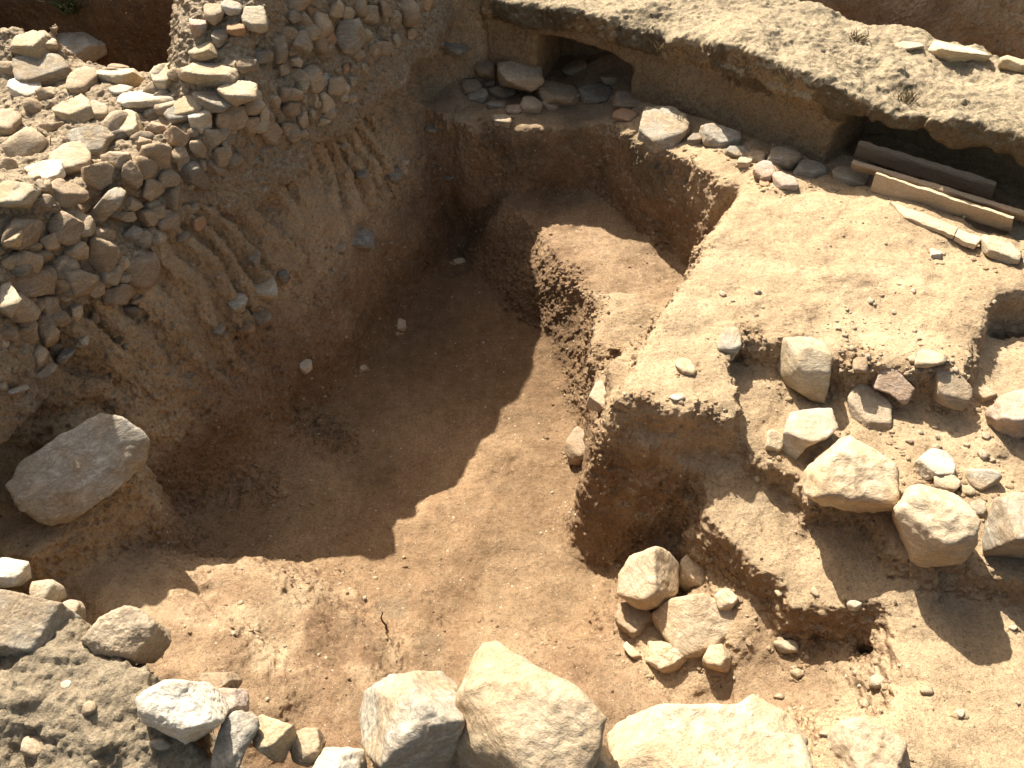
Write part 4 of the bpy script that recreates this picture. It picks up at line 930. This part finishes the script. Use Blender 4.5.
def tuft(name, label, cat, c, n, L, mat, seed, down=0., wid=.004):
    rg = np.random.default_rng(seed); V = []; F = []
    for i in range(n):
        a = rg.uniform(0, 6.28); l = L * rg.uniform(.5, 1.1); lean = rg.uniform(.2, .9)
        d = np.array([math.cos(a) * lean, math.sin(a) * lean, 1 - down * 1.6]); d /= np.linalg.norm(d)
        s_ = np.cross(d, rg.normal(0, 1, 3)); s_ /= np.linalg.norm(s_); b0 = rg.normal(0, .022, 3) * np.array([1, 1, .3])
        k0 = len(V)
        for q in range(4):
            t = q / 3; p = b0 + d * l * t + np.array([0, 0, -.35 * l * t * t]); w = wid * (1 - .85 * t)
            V += [p - s_ * w, p + s_ * w]
        for q in range(3): F.append((k0 + 2 * q, k0 + 2 * q + 1, k0 + 2 * q + 3, k0 + 2 * q + 2))
    o = mesh_obj(name, V, F, mat); o.location = c
    return tag(o, label, cat)
for i, (p, l) in enumerate((((788, 82), 'dry tuft hanging from the crust in the middle of the back wall'), ((665, 48), 'dry tuft at the left of the back wall crust'), ((905, 100), 'dry tuft over the right opening'), ((858, 40), 'dry tuft on the top of the back wall'))):
    h = hit(*p)
    if h: tuft('grass_tuft', l, 'dry grass', h[0], 70, .075, STRAW, 700 + i)
for i, (p, l) in enumerate((((40, 140), 'dry grass in the dark gap of the rubble wall head'), ((82, 108), 'dry grass between the tan stones of the rubble wall head'))):
    h = hit(*p)
    if h: tuft('grass_tuft', l, 'dry grass', h[0], 60, .08, STRAW, 720 + i)
h = hit(72, 12)
if h: tuft('weed', 'small green weed in the dark trench behind the rubble wall', 'plant', h[0], 110, .22, LEAF, 730, wid=.010)

# --- gravel and clods strewn on the ground
rg = np.random.default_rng(5)
TN = vnormals(TV, TQ)
fl = (TV[:, 0] > -2.1) & (TV[:, 0] < 2.9) & (TV[:, 1] > .75) & (TV[:, 1] < 5.2)
def scatter(name, label, n, w, rlo, rhi, mats, seed, pw=2.6, level=1, att=None):
    rg = np.random.default_rng(seed); p = np.where(fl, w, 0).astype(np.float64); p /= p.sum()
    idx = rg.choice(len(TV), n, p=p)
    D, F = ico(level); r = rlo + (rhi - rlo) * rg.random(n) ** pw
    q = D[None] * (1 + .22 * rg.normal(0, 1, (n, len(D), 1)).clip(-1.5, 1.5)) * (r[:, None] * np.array([1, 1, 1]) * rg.uniform(.55, 1.15, (n, 3)) * np.array([1, 1, .62]))[:, None, :]
    Vv = (q + (TV[idx] + TN[idx] * (r * .08)[:, None])[:, None, :]).reshape(-1, 3)
    Ff = (F[None] + (np.arange(n) * len(D))[:, None, None]).reshape(-1, 3)
    at_ = {k: np.repeat(v[idx], len(D)) for k, v in (att or {}).items()}
    return tag(mesh_obj(name, Vv, Ff, mats, attr=at_, smooth=False), label, kind='stuff')
upw = sst(.2, .8, TN[:, 2])
patch = sst(-.2, .5, vnoise(TV * 2.6, 201)) + .12
scatter('gravel', 'pale lime grit and pebbles strewn over the ground', 2200, patch * (.3 + upw), .002, .013, MR['pale'], 11, 4)
fld = sst(.0, .08, .32 - np.hypot(TV[:, 0] - 1.7, (TV[:, 1] - 2.2) * .6) + .3 * vnoise(TV * 4, 202)) * (TV[:, 0] > .95)
scatter('gravel', 'small stones and chips between the boulders on the right', 420, (.1 + fld) * upw * (TV[:, 0] > .9) * (TV[:, 1] < 2.75), .005, .022, MR['tan'], 13, 3, 2)
scatter('soil_clods', 'crumbs and clods of earth broken from the cut edges', 6500, (.02 + .12 * patch) * (.3 + upw) + crumb * 3, .002, .014, SOIL, 12, 3.4, att={'pale': pale, 'red': red, 'grey': grey, 'damp_shade': damp_shade})
# dirt packed round the feet of the stones
rg = np.random.default_rng(77); it2 = []
for o in SPOTS:
    P = np.array(o); c = P.mean(0); w = np.ptp(P[:, 0]) + np.ptp(P[:, 1])
    for k in range(int(min(26, 4 + w * .22))):
        a = rg.uniform(-.25, math.pi + .25); q = c + np.array([math.cos(a) * np.ptp(P[:, 0]), math.sin(a) * np.ptp(P[:, 1])]) * .5 * rg.uniform(.95, 1.3)
        if not (0 < q[0] < 1024 and 0 < q[1] < 768): continue
        r_ = TERR_BVH.ray_cast(Vector((0, 0, H)), ray(*q).normalized())
        if r_[0] is None or r_[1].z < .5: continue
        s_ = .004 + .011 * rg.random() ** 2
        it2.append((np.array(r_[0]), np.array([s_ * rg.uniform(.8, 1.6), s_, s_ * .6]), int(rg.integers(1e6))))
nv = len(ico(2)[0]) * len(it2)
tag(blobs('soil_clods', it2, SOIL, None, 2, attr={'pale': [.75] * nv, 'red': [.1] * nv, 'grey': [0] * nv, 'damp_shade': [0] * nv}), 'crumbs of earth packed round the feet of the stones', kind='stuff')
print('done', time.time() - T0)
